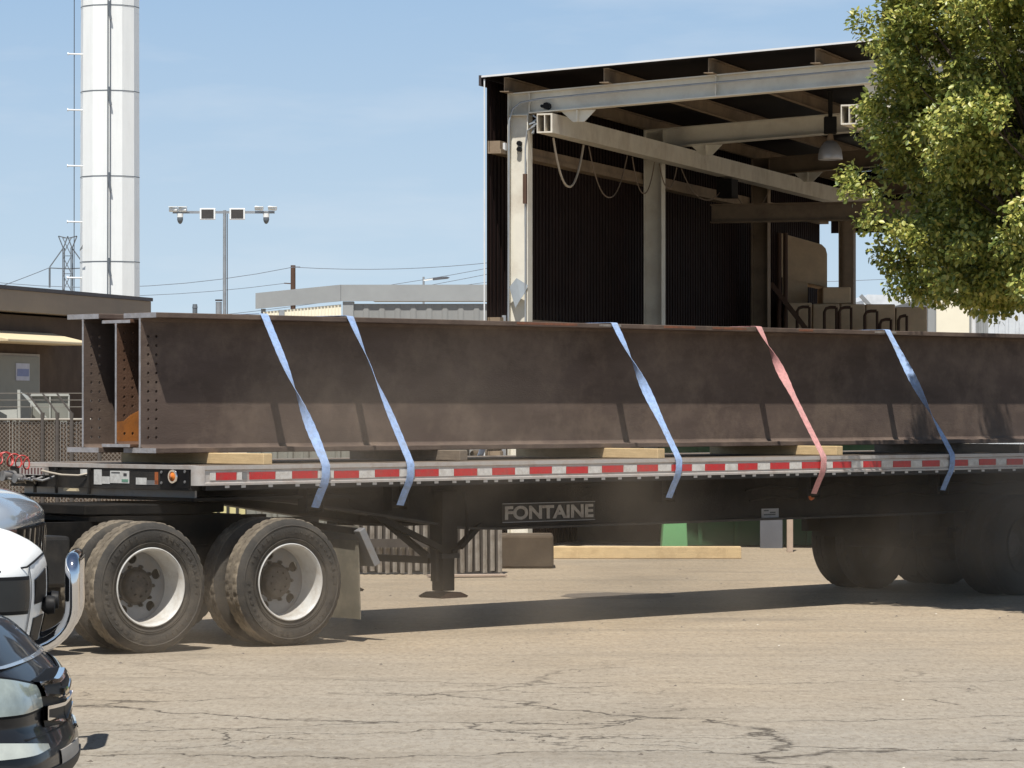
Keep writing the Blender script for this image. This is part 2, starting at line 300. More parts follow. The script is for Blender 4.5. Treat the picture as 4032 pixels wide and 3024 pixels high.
def thing(name, label, cat, loc=(0, 0, 0), rz=0, group=None):
    o = bpy.data.objects.new(name, None); COL.objects.link(o); o.location = loc; o.rotation_euler = (0, 0, rz); o.empty_display_size = .2
    o['label'] = label; o['category'] = cat
    if group: o['group'] = group
    return o
def tag(o, label, cat, group=None, loc=None, rz=None):
    o['label'] = label; o['category'] = cat
    if group: o['group'] = group
    if loc is not None: o.location = loc
    if rz is not None: o.rotation_euler = (0, 0, rz)
    return o
def copy_tree(o, parent=None):
    c = o.copy(); COL.objects.link(c)
    if parent: c.parent = parent
    for ch in list(o.children): copy_tree(ch, c)
    return c
def text_mesh(txt, size, depth, bold=.0, name='lettering', matn='ink', parent=None, sx=1):
    cu = bpy.data.curves.new(name, 'FONT'); cu.body = txt; cu.size = size; cu.extrude = depth / 2; cu.offset = bold; cu.align_x = 'CENTER'; cu.align_y = 'CENTER'
    t = bpy.data.objects.new(name + '_tmp', cu); COL.objects.link(t); bpy.context.view_layer.update()
    me = bpy.data.meshes.new_from_object(t.evaluated_get(bpy.context.evaluated_depsgraph_get()))
    bpy.data.objects.remove(t); bpy.data.curves.remove(cu); me.materials.clear(); me.materials.append(M[matn])
    for v in me.vertices: v.co.x *= sx
    o = bpy.data.objects.new(name, me); COL.objects.link(o)
    if parent: o.parent = parent
    return o
F = 7373.3
def PX(x, Y): return (x - 1106) / F * Y          # sideways metres of photo column x at distance Y
def PZ(y, Y): return CAMH - (y - 880) / F * Y    # height of photo row y at distance Y
def circ(cx, cy, r, n=8, ry=None, ph=0): return [(cx + r * math.cos(2 * math.pi * i / n + ph), cy + (ry or r) * math.sin(2 * math.pi * i / n + ph)) for i in range(n)]
def isec(h0, h1, wd, tf, tw):  # I section polygon, in (across, height)
    a = wd / 2; t = tw / 2
    return [(-a, h0), (a, h0), (a, h0 + tf), (t, h0 + tf), (t, h1 - tf), (a, h1 - tf), (a, h1), (-a, h1), (-a, h1 - tf), (-t, h1 - tf), (-t, h0 + tf), (-a, h0 + tf)]

# ------------------------------------------------------------------ SETTING: ground
g = MB(); g.add([(-1500, -300, 0), (1500, -300, 0), (1500, 3000, 0), (-1500, 3000, 0)], [(0, 1, 2, 3)])
g.build('ground', 'ground', kind='structure')

# ------------------------------------------------------------------ SHED (large open steel building)
AL = R(18.8)
shed = thing('steel_shed', 'tall open fronted steel shed with pale frame and dark maroon corrugated side wall', 'shed', (-.062, 46, 0), -AL)
SL = .057
W_SH = 10.6
def roofz(v): return 6.40 + SL * v if v < 8 else 6.40 + SL * 8 + -SL * (v - 8)
BAYS = [0, 6.42, 12.84, 19.26]
def rib_sheet(mb, p0, dvec, nvec, length, z0, z1, pitch=.3, depth=.035, zf=None):
    pts = []; x = 0
    while x < length:
        for dx, dd in ((0, 0), (pitch * .55, 0), (pitch * .65, depth), (pitch * .9, depth)):
            if x + dx <= length: pts.append((x + dx, dd))
        x += pitch
    pts.append((length, 0))
    d = Vector(dvec); n = Vector(nvec); p0 = Vector(p0); vs = []
    for a, dd in pts:
        q = p0 + d * a + n * dd; z1a = z1 if zf is None else zf(a)
        vs += [(q.x, q.y, z0), (q.x, q.y, z1a)]
    t = len(pts)
    back = [tuple(Vector(v) - n * .004) for v in vs]
    fs = [(2 * i, 2 * i + 2, 2 * i + 3, 2 * i + 1) for i in range(t - 1)]; o = len(vs)
    fs += [(o + 2 * i + 1, o + 2 * i + 3, o + 2 * i + 2, o + 2 * i) for i in range(t - 1)]
    fs += [(0, 1, o + 1, o), (2 * t - 2, o + 2 * t - 2, o + 2 * t - 1, 2 * t - 1)]
    fs += [(2 * i + 1, 2 * i + 3, o + 2 * i + 3, o + 2 * i + 1) for i in range(t - 1)]
    mb.add(vs + back, fs)
# side wall in separate sheets (panels can be told apart by seams)
u = -.26; k = 0
while u < 18.55:
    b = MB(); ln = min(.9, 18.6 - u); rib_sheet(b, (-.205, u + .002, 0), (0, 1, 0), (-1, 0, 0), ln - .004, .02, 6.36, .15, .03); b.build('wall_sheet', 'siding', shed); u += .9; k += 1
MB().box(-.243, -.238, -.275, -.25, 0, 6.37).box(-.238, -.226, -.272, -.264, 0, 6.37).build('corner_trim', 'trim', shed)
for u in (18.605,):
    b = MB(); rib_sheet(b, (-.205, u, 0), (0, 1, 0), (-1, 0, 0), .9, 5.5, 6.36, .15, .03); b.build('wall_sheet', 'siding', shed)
# girts
for z in (1.2, 3.0, 5.37):
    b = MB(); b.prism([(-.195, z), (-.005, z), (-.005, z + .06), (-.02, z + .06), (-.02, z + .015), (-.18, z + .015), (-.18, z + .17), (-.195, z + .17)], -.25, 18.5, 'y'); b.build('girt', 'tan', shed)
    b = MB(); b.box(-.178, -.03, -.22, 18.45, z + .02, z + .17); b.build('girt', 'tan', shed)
# columns and rafters
def frame(u, mt, ghost=False):
    for v0 in (0, W_SH - .29):
        b = MB(); top = roofz(v0) - .22
        b.box(v0, v0 + .014, u, u + .2, 0, top); b.box(v0 + .276, v0 + .29, u, u + .2, 0, top - .28)
        b.box(v0 + .014, v0 + .276, u + .094, u + .106, 0, top - .02); b.box(v0 - .05, v0 + .34, u - .06, u + .26, 0, .03)
        b.box(v0 + .014, v0 + .276, u + .01, u + .19, top - .29, top - .276)
        b.build('column', mt, shed, bevel=.004)
    b = MB()
    for v0, v1 in ((0, 8), (8, W_SH)):
        def band(za, zb, u0, u1, x0=v0, x1=v1):
            vs = [(x0, u0, roofz(x0) + za), (x1, u0, roofz(x1) + za), (x1, u1, roofz(x1) + za), (x0, u1, roofz(x0) + za), (x0, u0, roofz(x0) + zb), (x1, u0, roofz(x1) + zb), (x1, u1, roofz(x1) + zb), (x0, u1, roofz(x0) + zb)]
            b.add(vs, [(0, 3, 2, 1), (4, 5, 6, 7), (0, 1, 5, 4), (1, 2, 6, 5), (2, 3, 7, 6), (3, 0, 4, 7)])
        band(-.222, -.207, u, u + .2); band(-.485, -.222, u + .094, u + .106); band(-.502, -.486, u, u + .2, max(v0, .292))
    for v in (.30, 2.9, 5.5): b.box(v - .006, v + .006, u + .02, u + .094, roofz(v) - .484, roofz(v) - .224)
    b.build('rafter', mt, shed)
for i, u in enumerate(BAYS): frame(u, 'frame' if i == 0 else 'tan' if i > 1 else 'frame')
# purlins
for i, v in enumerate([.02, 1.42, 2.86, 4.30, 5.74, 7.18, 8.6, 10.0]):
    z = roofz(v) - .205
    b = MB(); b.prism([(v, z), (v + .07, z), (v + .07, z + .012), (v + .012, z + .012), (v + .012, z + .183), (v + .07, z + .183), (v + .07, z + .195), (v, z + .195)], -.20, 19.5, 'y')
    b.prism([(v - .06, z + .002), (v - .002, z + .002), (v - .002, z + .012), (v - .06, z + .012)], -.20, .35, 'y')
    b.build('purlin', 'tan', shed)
# roof sheets
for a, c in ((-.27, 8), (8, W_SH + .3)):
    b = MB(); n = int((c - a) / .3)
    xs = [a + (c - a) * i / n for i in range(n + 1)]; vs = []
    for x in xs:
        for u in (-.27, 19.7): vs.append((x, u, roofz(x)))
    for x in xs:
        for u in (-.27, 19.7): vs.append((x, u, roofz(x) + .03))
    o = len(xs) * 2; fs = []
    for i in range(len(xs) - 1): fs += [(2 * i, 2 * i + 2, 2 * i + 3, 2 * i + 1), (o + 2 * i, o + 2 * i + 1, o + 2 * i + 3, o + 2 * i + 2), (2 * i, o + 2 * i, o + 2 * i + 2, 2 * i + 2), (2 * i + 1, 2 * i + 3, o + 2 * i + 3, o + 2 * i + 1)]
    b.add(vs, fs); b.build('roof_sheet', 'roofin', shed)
    e = MB(); e.add([(a, -.274, roofz(a) + .03), (c, -.274, roofz(c) + .03), (c, -.295, roofz(c) + .03), (a, -.295, roofz(a) + .03), (a, -.274, roofz(a) + .006), (c, -.274, roofz(c) + .006), (c, -.295, roofz(c) + .006), (a, -.295, roofz(a) + .006)],
             [(0, 1, 2, 3), (7, 6, 5, 4), (3, 2, 6, 7), (0, 4, 5, 1), (0, 3, 7, 4), (1, 5, 6, 2)]); e.build('roof_edge_trim', 'trim', shed)
MB().box(-.305, -.273, -.30, 19.7, 6.28, 6.42).build('eave_trim', 'dark_edge', shed)
b = MB(); rib_sheet(b, (-.2, 19.5, 0), (1, 0, 0), (0, -1, 0), W_SH + .2, 5.25, 6.4, .3, .03, lambda a: roofz(a - .2) - .02); b.build('end_wall_header', 'siding', shed)
b = MB(); rib_sheet(b, (W_SH + .27, 3, 0), (0, 1, 0), (1, 0, 0), 0.01, 0, 1)
# bolts on frame corner, torn metal patch, conduit
b = MB(); b.add([(.03, -.012, 3.58), (.14, -.03, 3.70), (.30, -.02, 3.60), (.25, -.045, 3.48), (.20, -.03, 3.42), (.12, -.02, 3.30)], [(0, 1, 2, 3, 4, 5)])
b.add([(.03, -.008, 3.58), (.14, -.026, 3.70), (.30, -.016, 3.60), (.25, -.041, 3.48), (.20, -.026, 3.42), (.12, -.016, 3.30)], [(5, 4, 3, 2, 1, 0)]); b.build('torn_metal_patch', 'patch', shed)
b = MB(); pts = [(.02, -.03, 1.6), (.03, -.03, 5.5), (.035, -.03, 5.82), (.09, -.03, 5.98), (.2, -.03, 6.06), (.45, -.03, 6.10), (1.2, -.03, 6.15), (7.5, -.03, 6.15 + SL * 6.3)]
b.tube(pts, .014, 8); b.build('conduit', 'galv', shed, smooth=40)
b = MB(); b.tube([(.262, -.02, 0.9), (.262, -.02, 5.45), (.29, -.03, 5.68), (.40, -.04, 5.74)], .012, 6); b.build('conduit', 'galv', shed, smooth=40)
b = MB(); b.box(.235, .285, -.05, -.005, 4.7, 5.1); b.build('cable_clamp', 'rust', shed)
b = MB(); b.cyl((.55, -.01, 6.01), (.55, .09, 6.01), .05, n=7); b.cyl((.49, -.01, 6.01), (.49, .09, 6.01), .022, n=6); b.build('bolt_plate', 'mesh_blk', shed)
b = MB(); b.cyl((.15, .03, 5.52), (.15, .09, 5.52), .035, n=7); b.cyl((.15, .03, 5.44), (.15, .09, 5.44), .035, n=7); b.build('bolt_plate', 'mesh_blk', shed)
b = MB()
for _ in range(9):
    c = Vector((.36 + random.random() * .1, .0 + random.random() * .1, 5.72 + random.random() * .12)); b.bar(c, c + Vector((random.uniform(-.1, .1), random.uniform(-.04, .04), random.uniform(-.1, .1))), .03, .02)
b.build('junction_box', 'galv', shed)
MB().box(-.12, .0, -.1, -.02, 5.42, 5.52).build('gutter_end', 'trim', shed)
b = MB(); b.tube([(-.03, -.06, 1.2), (-.03, -.05, 2.2), (-.06, -.05, 2.5), (-.03, -.05, 3.2)], .03, 8); b.build('downpipe', 'galv', shed, smooth=40)
# crane runway beams
for v in (.60, 4.76):
    z1 = 5.89; b = MB(); z0 = z1 - .26
    for (x0, x1, za, zb) in ((v - .11, v + .11, z0, z0 + .02), (v - .11, v + .11, z1 - .02, z1), (v - .006, v + .006, z0 + .02, z1 - .02), (v - .11, v - .098, z0 + .02, z1 - .02), (v + .085, v + .11, z0 + .02, z1 - .02)):
        b.box(x0, x1, -.22, 19.0, za, zb)
    b.build('crane_runway_beam', 'cream', shed)
    for u in (0, 6.42, 12.84):
        hb = MB(); q = .02 if u else .0
        zt = roofz(v + .35) - .505
        hb.prism([(v - .02 + .14, zt), (v + .62, zt), (v + .46, z1 + .002 - .10), (v + .30, z1 - .10)], u + .09, u + .105, 'y'); hb.box(v + .36, v + .38, u + .03, u + .09, z1 - .09, zt)
        hb.build('runway_hanger', 'frame', shed)
# crane bridge girder hanging under the runways
b = MB(); poly = isec(4.93, 5.23, .2, .02, .012); b.prism([(p[0] + 9.6, p[1]) for p in poly], .2, 5.0, 'x')
b.build('crane_bridge', 'tan', shed)
b = MB(); b.box(3.1, 3.5, 9.3, 9.7, 4.98, 5.5) if False else b.box(.47, .72, 8.9, 9.3, 5.3, 5.6); b.build('crane_trolley', 'chassis', shed)
# festoon cable loops along left runway
us = [.3, 1.9, 4.0, 5.4, 6.6, 9.5, 12.2]
for i in range(len(us) - 1):
    u0, u1 = us[i] + .1, us[i + 1] - .15; dp = [.62, .66, .50, .34, .40, .4][i]
    pts = [(.52, u0 + (u1 - u0) * t / 14, 5.61 - dp * (1 - abs(2 * t / 14 - 1) ** 2.2)) for t in range(15)]
    b = MB(); b.tube(pts, .009 if i else .016, 6); b.build('festoon_cable', 'wire' if i == 0 else 'wire2', shed, smooth=50)
# left sidewall brace rod and diagonal
# high bay lamp
ly = PX(1794, 47.5)
lamp = thing('hanging_lamp', 'grey bell shaped high bay lamp hanging under the shed roof', 'lamp', (ly, 47.5, PZ(345, 47.5)))
b = MB(); b.lathe([(0, .168), (.01, .172), (.06, .170), (.14, .155), (.20, .125), (.25, .085), (.27, .04), (.275, .0)], (0, 0, 0), 28, 'z'); b.lathe([(.0, .162), (.06, .160), (.14, .145), (.20, .11), (.255, .03)], (0, 0, 0), 28, 'z'); b.build('lamp_shade', 'lampgrey', lamp, smooth=50)
MB().cyl((0, 0, .26), (0, 0, .36), .05, .035).build('lamp_neck', 'tan', lamp, smooth=40)
b = MB(); b.box(-.085, .085, -.07, .07, .36, .60); b.box(-.03, .03, -.03, .03, .6, .95); b.build('ballast_box', 'chassis', lamp, bevel=.01)

# stock inside the shed ---------------------------------------------------------
def blk(name, x0, x1, y0, y1, Y, dep, mt, label, cat, grp=None, bev=.02):
    Z1 = PZ(y0, Y); Z0 = 0 if y1 is None else PZ(y1, Y)
    b = MB(); b.box(PX(x0, Y), PX(x1, Y), 0, dep, Z0, Z1); o = b.build(name, mt, bevel=bev); tag(o, label, cat, grp, (0, Y, 0)); return o
Yb = 61
def rbox(name, x0, x1, y0, y1, Y, dep, mt, label, r, slope=0):
    X0, X1, Z1, Z0 = PX(x0, Y), PX(x1, Y), PZ(y0, Y), PZ(y1, Y)
    pl = [(X0, Z0), (X1, Z0 + slope), (X1, Z1 - r + slope)] + [(X1 - r + r * math.cos(t), Z1 - r + slope + r * math.sin(t)) for t in (R(30), R(60), R(90))] + [(X0, Z1)]
    b = MB(); b.prism(pl, 0, dep, 'y'); o = b.build(name, mt); tag(o, label, 'tank' if 'tank' in name else 'block', None, (0, Y, 0)); return o
rbox('foam_block', 1668, 1787, 498, 594, Yb, 1.2, 'foam', 'topmost cream block with rounded corner high in the shed behind the rear column', .2, -.22)
rbox('foam_block', 1668, 1745, 594, 720, Yb + .02, 1.2, 'foam', 'tall cream block directly under the round cornered one', .02, -.12)
blk('foam_block', 1600, 1629, 495, None, 58.9, .8, 'brown_box', 'narrow brown slab standing left of the third shed column', 'block')
blk('foam_block', 1777, 1838, 620, 656, 60.4, 1.0, 'foam', 'small pale block sitting on top of the stacked row beside the sky gap', 'block')
xs = [1695, 1755, 1815, 1870, 1935, 2004]; tops = [660, 654, 656, 657, 657, 663]
for i in range(5):
    z1 = PZ(tops[i + 1], 60); o = blk('foam_block', xs[i] + 1, xs[i + 1] - 1, tops[i + 1], 770, 60.1, 1.6, 'foam',
      ['leftmost', 'second from left', 'middle', 'fourth from left', 'rightmost'][i] + ' beige block of the row resting on the steel rack', 'block', 'beige blocks on the shed rack')
# support under blocks: rack
rack = thing('storage_rack', 'rusty steel rack with hoop shaped stakes in front of the beige blocks', 'rack', (0, 59.6, 0))
for (xa, ya, xb) in ((1722, 663, 1755), (1781, 664, 1813), (1813, 664, 1845), (1868, 672, 1901), (1901, 690, 1931), (1941, 682, 1965)):
    X0, X1, Z = PX(xa, 59.6), PX(xb, 59.6), PZ(ya, 59.6)
    b = MB(); b.tube([(X0, 0, 0), (X0, 0, Z - .08), (X0 + .03, 0, Z - .02), (X0 + .1, 0, Z), (X1 - .06, 0, Z)], .028, 8); b.build('hoop_stake', 'rust', rack, smooth=40)
    b = MB(); b.cyl((X1 - .05, 0, 0), (X1 - .05, 0, Z), .024, n=8); b.build('stake', 'rust', rack, smooth=40)
MB().box(PX(1690, 59.6), PX(2006, 59.6), .1, .5, 2.72, 2.80).box(PX(1690, 59.6), PX(2006, 59.6), 1.6, 2.0, 2.72, 2.80).build('shelf_rail', 'rust', rack)
b = MB()
for x in (1700, 1800, 1900, 2000):
    for y in (.15, 1.8): b.box(PX(x, 59.6) - .04, PX(x, 59.6) + .04, y, y + .08, 0, 2.72)
b.build('rack_leg', 'rust', rack)
b = MB(); b.box(PX(1665, Yb) - .3, PX(1790, Yb) + .2, 0, 1.25, 0, PZ(720, Yb)); tag(b.build('crate', 'brown_box'), 'large dark crate carrying the tall cream blocks', 'crate', None, (0, Yb, 0))
for i, x in enumerate((1683, 1697)):
    b = MB(); b.cyl((PX(x, 59), 59, 0), (PX(x, 59), 59, PZ(503, 59)), .042, n=10); tag(b.build('steel_post', 'rust', smooth=40), ['left', 'right'][i] + ' one of two thin dark rusty posts in front of the cream blocks', 'post', 'thin dark posts by the cream blocks')
b = MB(); b.bar((PX(1665, 58.8), 58.8, PZ(612, 58.8)), (PX(1760, 58.8), 58.8, PZ(735, 58.8)), .08, .08); tag(b.build('leaning_bar', 'rust'), 'dark diagonal bar leaning down from the third shed column', 'bar')
b = MB(); b.bar((0, 0, 0), (.5, 0, -.55), .09, .07); tag(b.build('leaning_bar', 'galv'), 'short grey bar slanting beside the sky gap at the shed end', 'bar', None, (PX(1859, 66), 66, PZ(638, 66)))

# buildings right of shed -------------------------------------------------------
rb = thing('metal_building', 'pale grey corrugated building behind the tree with a bright cream panel', 'building', (PX(2005, 72), 72, 0))
def corr(parent, name, mt, x0, x1, z0, z1, y=0, pitch=.25, d=.03):
    b = MB(); rib_sheet(b, (x0, y, 0), (1, 0, 0), (0, -1, 0), x1 - x0, z0, z1, pitch, d); return b.build(name, mt, parent)
sc = 72 / F
corr(rb, 'wall_sheet', 'grey_fascia', 0, 17 * sc, 0, PZ(640, 72)); MB().box(17 * sc, 88 * sc, -.06, .0, 0, PZ(622, 72)).build('cream_panel', 'cream_wall', rb)
corr(rb, 'wall_sheet', 'grey_fascia', 88 * sc, 130 * sc, 0, PZ(640, 72), pitch=.12); corr(rb, 'wall_sheet', 'bluewhite', 130 * sc, 900 * sc, 0, PZ(655, 72), pitch=.22)
b = MB(); b.cyl((97 * sc, -.1, 0), (97 * sc, -.1, PZ(640, 72)), .05, n=10); b.build('downpipe', 'trim', rb, smooth=40)
MB().box(0, 900 * sc, .05, 12, 0, PZ(642, 72)).build('wall', 'grey_wall', rb)
fb = thing('distant_roof_building', 'low pale blue roofed building far behind the shed opening', 'building', (PX(1866, 95), 95, 0))
sc9 = 95 / F; MB().prism([(0, 0), (150 * sc9, 0), (150 * sc9, PZ(640, 95)), (8 * sc9, PZ(636, 95)), (0, PZ(648, 95))], 0, 10, 'y').build('wall', 'bluewhite', fb)

# ------------------------------------------------------------------ grey metal building, middle distance
gb = thing('warehouse', 'low grey metal warehouse with deep fascia and a sunlit cream gable end', 'warehouse', (PX(740, 108), 108, 0), R(-1.5))
Hc = PZ(615, 108); Hf = .42 + .05
wR = (1110 - 740) / F * 108
corr(gb, 'wall', 'grey_wall', .35, wR, 0, Hc - .6, y=.14, pitch=.5, d=.03)
MB().box(-.05, wR, 0.0, .10, Hc - .52, Hc).build('fascia', 'grey_fascia', gb); MB().box(.1, wR, .16, 14, Hc - .12, Hc - .02).build('roof', 'grey_fascia', gb)
MB().box(.0, .34, .06, .5, 0, Hc - .53).build('corner_column', 'grey_fascia', gb)
# gable side goes left and away
dl = Vector((-.93, .37, 0)); nl = Vector((-.37, -.93, 0)); LG = 3.02; HL = PZ(633, 109.1)
b = MB(); rib_sheet(b, (-.05, .05, 0), dl, nl, LG - .25, 0, Hc - .55, .12, .03, lambda a: Hc - .62 + (HL - Hc) * a / LG); b.build('gable_wall', 'cream_wall', gb)
b = MB(); A = Vector((-.05, .0, 0)); Bq = A + dl * LG
def fas(p, z0, z1): return [(p.x, p.y, z0), (p.x, p.y, z1)]
nn_ = nl * .04
b.add([(*(A + nn_).xy, Hc - .52), (*(Bq + nn_).xy, HL - .50), (*(Bq + nn_).xy, HL), (*(A + nn_).xy, Hc), (*(A - nn_).xy, Hc - .52), (*(Bq - nn_).xy, HL - .50), (*(Bq - nn_).xy, HL), (*(A - nn_).xy, Hc)],
      [(0, 1, 2, 3), (7, 6, 5, 4), (0, 4, 5, 1), (3, 2, 6, 7), (1, 5, 6, 2), (0, 3, 7, 4)]); b.build('fascia', 'grey_fascia', gb)
e = A + dl * (LG - .3); MB().box(e.x - .12, e.x + .02, e.y + .1, e.y + .25, 0, HL - .5).build('corner_post', 'grey_fascia', gb)
e2 = A + dl * 2.0 + nl * .25 + Vector((0, .3, 0)); MB().box(e2.x - .09, e2.x + .09, e2.y - .08, e2.y + .05, PZ(682, 108), PZ(668, 108)).build('wall_lamp', 'galv', gb)

# ------------------------------------------------------------------ brown office building at left
BA = R(-15)  # recedes to the right
ob = thing('office_building', 'brown stucco building with tan fascia, cream awning and grey door at left', 'building', (PX(-60, 79), 79, 0), 0)
dr = Vector((math.sin(R(14.6)), math.cos(R(14.6)), 0)); 
# local x runs along the wall towards the right and away
ob.rotation_euler = (0, 0, R(90 - 14.6))
Lw = 22.6
def wx(px):  # along-wall distance of photo column px
    r_ = (px - 1106) / F; X0, Y0 = PX(-60, 79), 79
    return (r_ * Y0 - X0) / (dr.x - r_ * dr.y)
Lw = wx(318) - .95
HB = PZ(616, 79)
MB().box(-6, Lw, .0, 9, 0, HB - .62).build('wall', 'brown_wall', ob)
MB().box(-6, Lw + .3, -.35, 9.3, HB - .56, HB - .06).build('fascia', 'brown_fascia', ob)
MB().box(-6.05, Lw + .34, -.39, 9.35, HB - .055, HB + .035).build('roof_flashing', 'dark_edge', ob)
def onwall(name, x0, x1, z0, z1, t, mt, parent=ob): return MB().box(wx(x0), wx(x1), -t, -.002, z0, z1).build(name, mt, parent)
Yd = 79 + wx(40) * dr.y
doorf = onwall('door_frame', -38, 80, .9, PZ(764, Yd), .07, 'door_frame')
dd = onwall('door', -30, 76, .95, PZ(770, Yd), .10, 'door')
sg = onwall('notice', 25, 54, PZ(822, Yd), PZ(785, Yd), .12, 'sign_white'); sg.scale = (1, 1, 1)
sg2 = onwall('notice_print', 27, 52, PZ(813, Yd), PZ(797, Yd), .125, 'sign_blue')
aw = MB(); x0, x1 = wx(-70), wx(112); za, zb = PZ(716, Yd), PZ(737, Yd)
aw.prism([(-.0, za), (-1.0, zb), (-1.0, zb - .07), (0, zb - .07)], x0, x1, 'x'); aw.build('awning', 'awning', ob, bevel=.02)
MB().box(wx(-60), wx(150), -1.6, -.002, 0, .92).build('porch', 'brown_fascia', ob)
# porch railing : separate thing in front
rl = thing('stair_railing', 'pale metal stair railing slanting down beside the grey door', 'railing', (0, 74, 0))
b = MB(); X = lambda p: PX(p, 74); Z = lambda p: PZ(p, 74)
b.bar((X(76), 0, Z(842)), (X(79), 0, 0), .09, .06); b.build('post', 'railing', rl)
b = MB(); b.add([(X(77), 0, Z(845)), (X(124), .3, Z(902)), (X(132), .3, Z(902)), (X(90), .3, Z(845) - .1), (X(77), .04, Z(845)), (X(124), .34, Z(902)), (X(132), .34, Z(902)), (X(90), .34, Z(845) - .1)], [(0, 1, 2, 3), (7, 6, 5, 4), (0, 4, 5, 1), (3, 2, 6, 7)]); b.build('handrail', 'railing', rl)
rl.location.x = -PX(35, 74) + PX(0, 74)
b = MB(); b.box(X(96), X(178), .5, .55, 0, Z(856)); b.build('panel', 'door', rl)
for xx in (96, 137, 178): MB().cyl((X(xx), .45, 0), (X(xx), .45, Z(853)), .02, n=8).build('post', 'railing', rl)
b = MB(); b.bar((X(96), .45, Z(853)), (X(178), .45, Z(853)), .05, .05); b.build('top_rail', 'railing', rl)
b = MB(); b.prism([(X(30), Z(886)), (X(72), Z(884)), (X(72), 0), (X(50), 0), (X(50), Z(897))], 0, .3, 'y'); b.build('step_block', 'railing', rl)

# slatted chain link fence with angled arms -------------------------------------
YF = 60
fn = thing('chain_link_fence', 'brown slatted chain link fence with angled arms behind the trailer', 'fence', (0, YF, 0))
xa, xb = PX(-420, YF), PX(415, YF); top = PZ(906, YF)
b = MB(); x = xa
while x < xb:
    j = random.uniform(-.006, .006); b.box(x, x + .05, .02 + j, .026 + j, .05, top - .03 + random.uniform(-.02, .02)); x += .056
b.build('privacy_slats', 'slat', fn, kind='stuff')
b = MB(); pitch = .075; H = top - .03; x = xa - H
def stripe(x0, z0, x1, z1):
    b.bar((x0, 0, z0), (x1, 0, z1), .006, .006, up=(0, 1, 0))
n = int((xb - xa + H) / pitch)
for i in range(n):
    x0 = xa - H + i * pitch
    a0 = max(0, xa - x0); a1 = min(H, xb - x0)
    if a1 > a0: stripe(x0 + a0, .03 + a0, x0 + a1, .03 + a1)
    x0 = xa + i * pitch; a0 = max(0, x0 - xb); a1 = min(H, x0 - xa)
    if a1 > a0: stripe(x0 - a0, .03 + a0, x0 - a1, .03 + a1)
b.build('wire_mesh', 'fwire', fn, kind='stuff')
MB().cyl((xa, 0, top), (xb, 0, top), .022, n=8).build('top_rail', 'fwire', fn)
posts = [-345, -260, -175, -90, -10, 92, 124, 155, 215, 300, 400]
for p in posts:
    X_ = PX(p, YF); b = MB(); b.cyl((X_, .0, 0), (X_, 0, top + .12), .036, n=8); b.build('post', 'post', fn, smooth=40)
    b = MB(); b.bar((X_, 0, top + .1), (X_ - .26, -.02, top + .46), .05, .03); b.build('barb_arm', 'post', fn)
for k in range(3):
    b = MB(); o_ = .07 + .09 * k; b.cyl((xa - o_, -.02, top + .1 + .12 * (k + 1)), (xb - o_, -.02, top + .1 + .12 * (k + 1)), .006, n=5); b.build('barbed_wire', 'fwire', fn)
# equipment cabinet in fence at 120..170
tag(MB().box(PX(118, 63), PX(172, 63), 0, .6, 0, PZ(912, 63)).build('utility_cabinet', 'grey_fascia', bevel=.02), 'grey cabinet just behind the slatted fence below the beam ends', 'cabinet', None, (0, 63, 0))

# ------------------------------------------------------------------ monopole
YP = 95
mpx = PX(237, YP)
mono = thing('monopole_tower', 'white faceted steel monopole rising behind the brown building', 'tower', (mpx, YP, 0))
def mr_(z): return 64.5 / F * YP * (1 - .0032 * (z - 5)) 
b = MB(); ns = 12; vs = []
for z in (0, 26):
    for i in range(ns): t = 2 * math.pi * i / ns + .02; vs.append((mr_(z) * math.cos(t), mr_(z) * math.sin(t), z))
b.add(vs, [(i, (i + 1) % ns, ns + (i + 1) % ns, ns + i) for i in range(ns)] + [tuple(range(ns, 2 * ns))]); b.build('shaft', 'white', mono)
zb0 = PZ(567, YP); dz = 183.5 / F * YP
for k in range(-1, 8):
    z = zb0 + dz * k
    if z < 1 or z > 25: continue
    b = MB(); r = mr_(z) + .008; vs = []
    for zz in (z - .012, z + .012):
        for i in range(ns): t = 2 * math.pi * i / ns + .02; vs.append((r * math.cos(t), r * math.sin(t), zz + .05 * math.cos(t)*0))
    b.add(vs, [(i, (i + 1) % ns, ns + (i + 1) % ns, ns + i) for i in range(ns)]); b.build('band', 'poleband', mono)
    b = MB(); yy = -r * 1.0; b.box(.03, .10, yy - .06, yy + .05, z - .08, z + .09); b.bar((.06, yy - .05, z - .02), (.13, yy - .05, z - .42), .04, .06); b.build('cable_bracket', 'poleband', mono)
for dx in (.02, .085):
    b = MB(); b.cyl((dx + .02, -mr_(0) - .03, 0), (dx + .02, -mr_(26) - .03, 26), .014, n=6); b.build('cable', 'poleband', mono)
b = MB(); b.cyl((-mr_(0) - .11, -.3, 2), (-mr_(20) - .17, -.3, 24), .012, n=6); b.build('climbing_cable', 'darkwire', mono)
zp = PZ(481, YP)
for k in range(-2, 12):
    z = zp + k * 120.5 / F * YP
    if z < 1: continue
    b = MB(); b.cyl((-mr_(z) + .12, -.3, z), (-mr_(z) - .30, -.34, z + .01), .022, n=8); b.cyl((-mr_(z) - .30, -.34, z + .01), (-mr_(z) - .32, -.34, z + .01), .045, n=8); b.build('climbing_peg', 'white', mono)
b = MB(); ya = -mr_(6) * .80
b.add([(-.76, -.66, PZ(545, YP)), (-.66, -.79, PZ(540, YP)), (-.655, -.80, PZ(531, YP)), (-.70, -.74, PZ(536, YP)), (-.75, -.67, PZ(541, YP))], [(0, 1, 2, 3, 4)]); b.build('peeled_patch', 'bruise', mono)

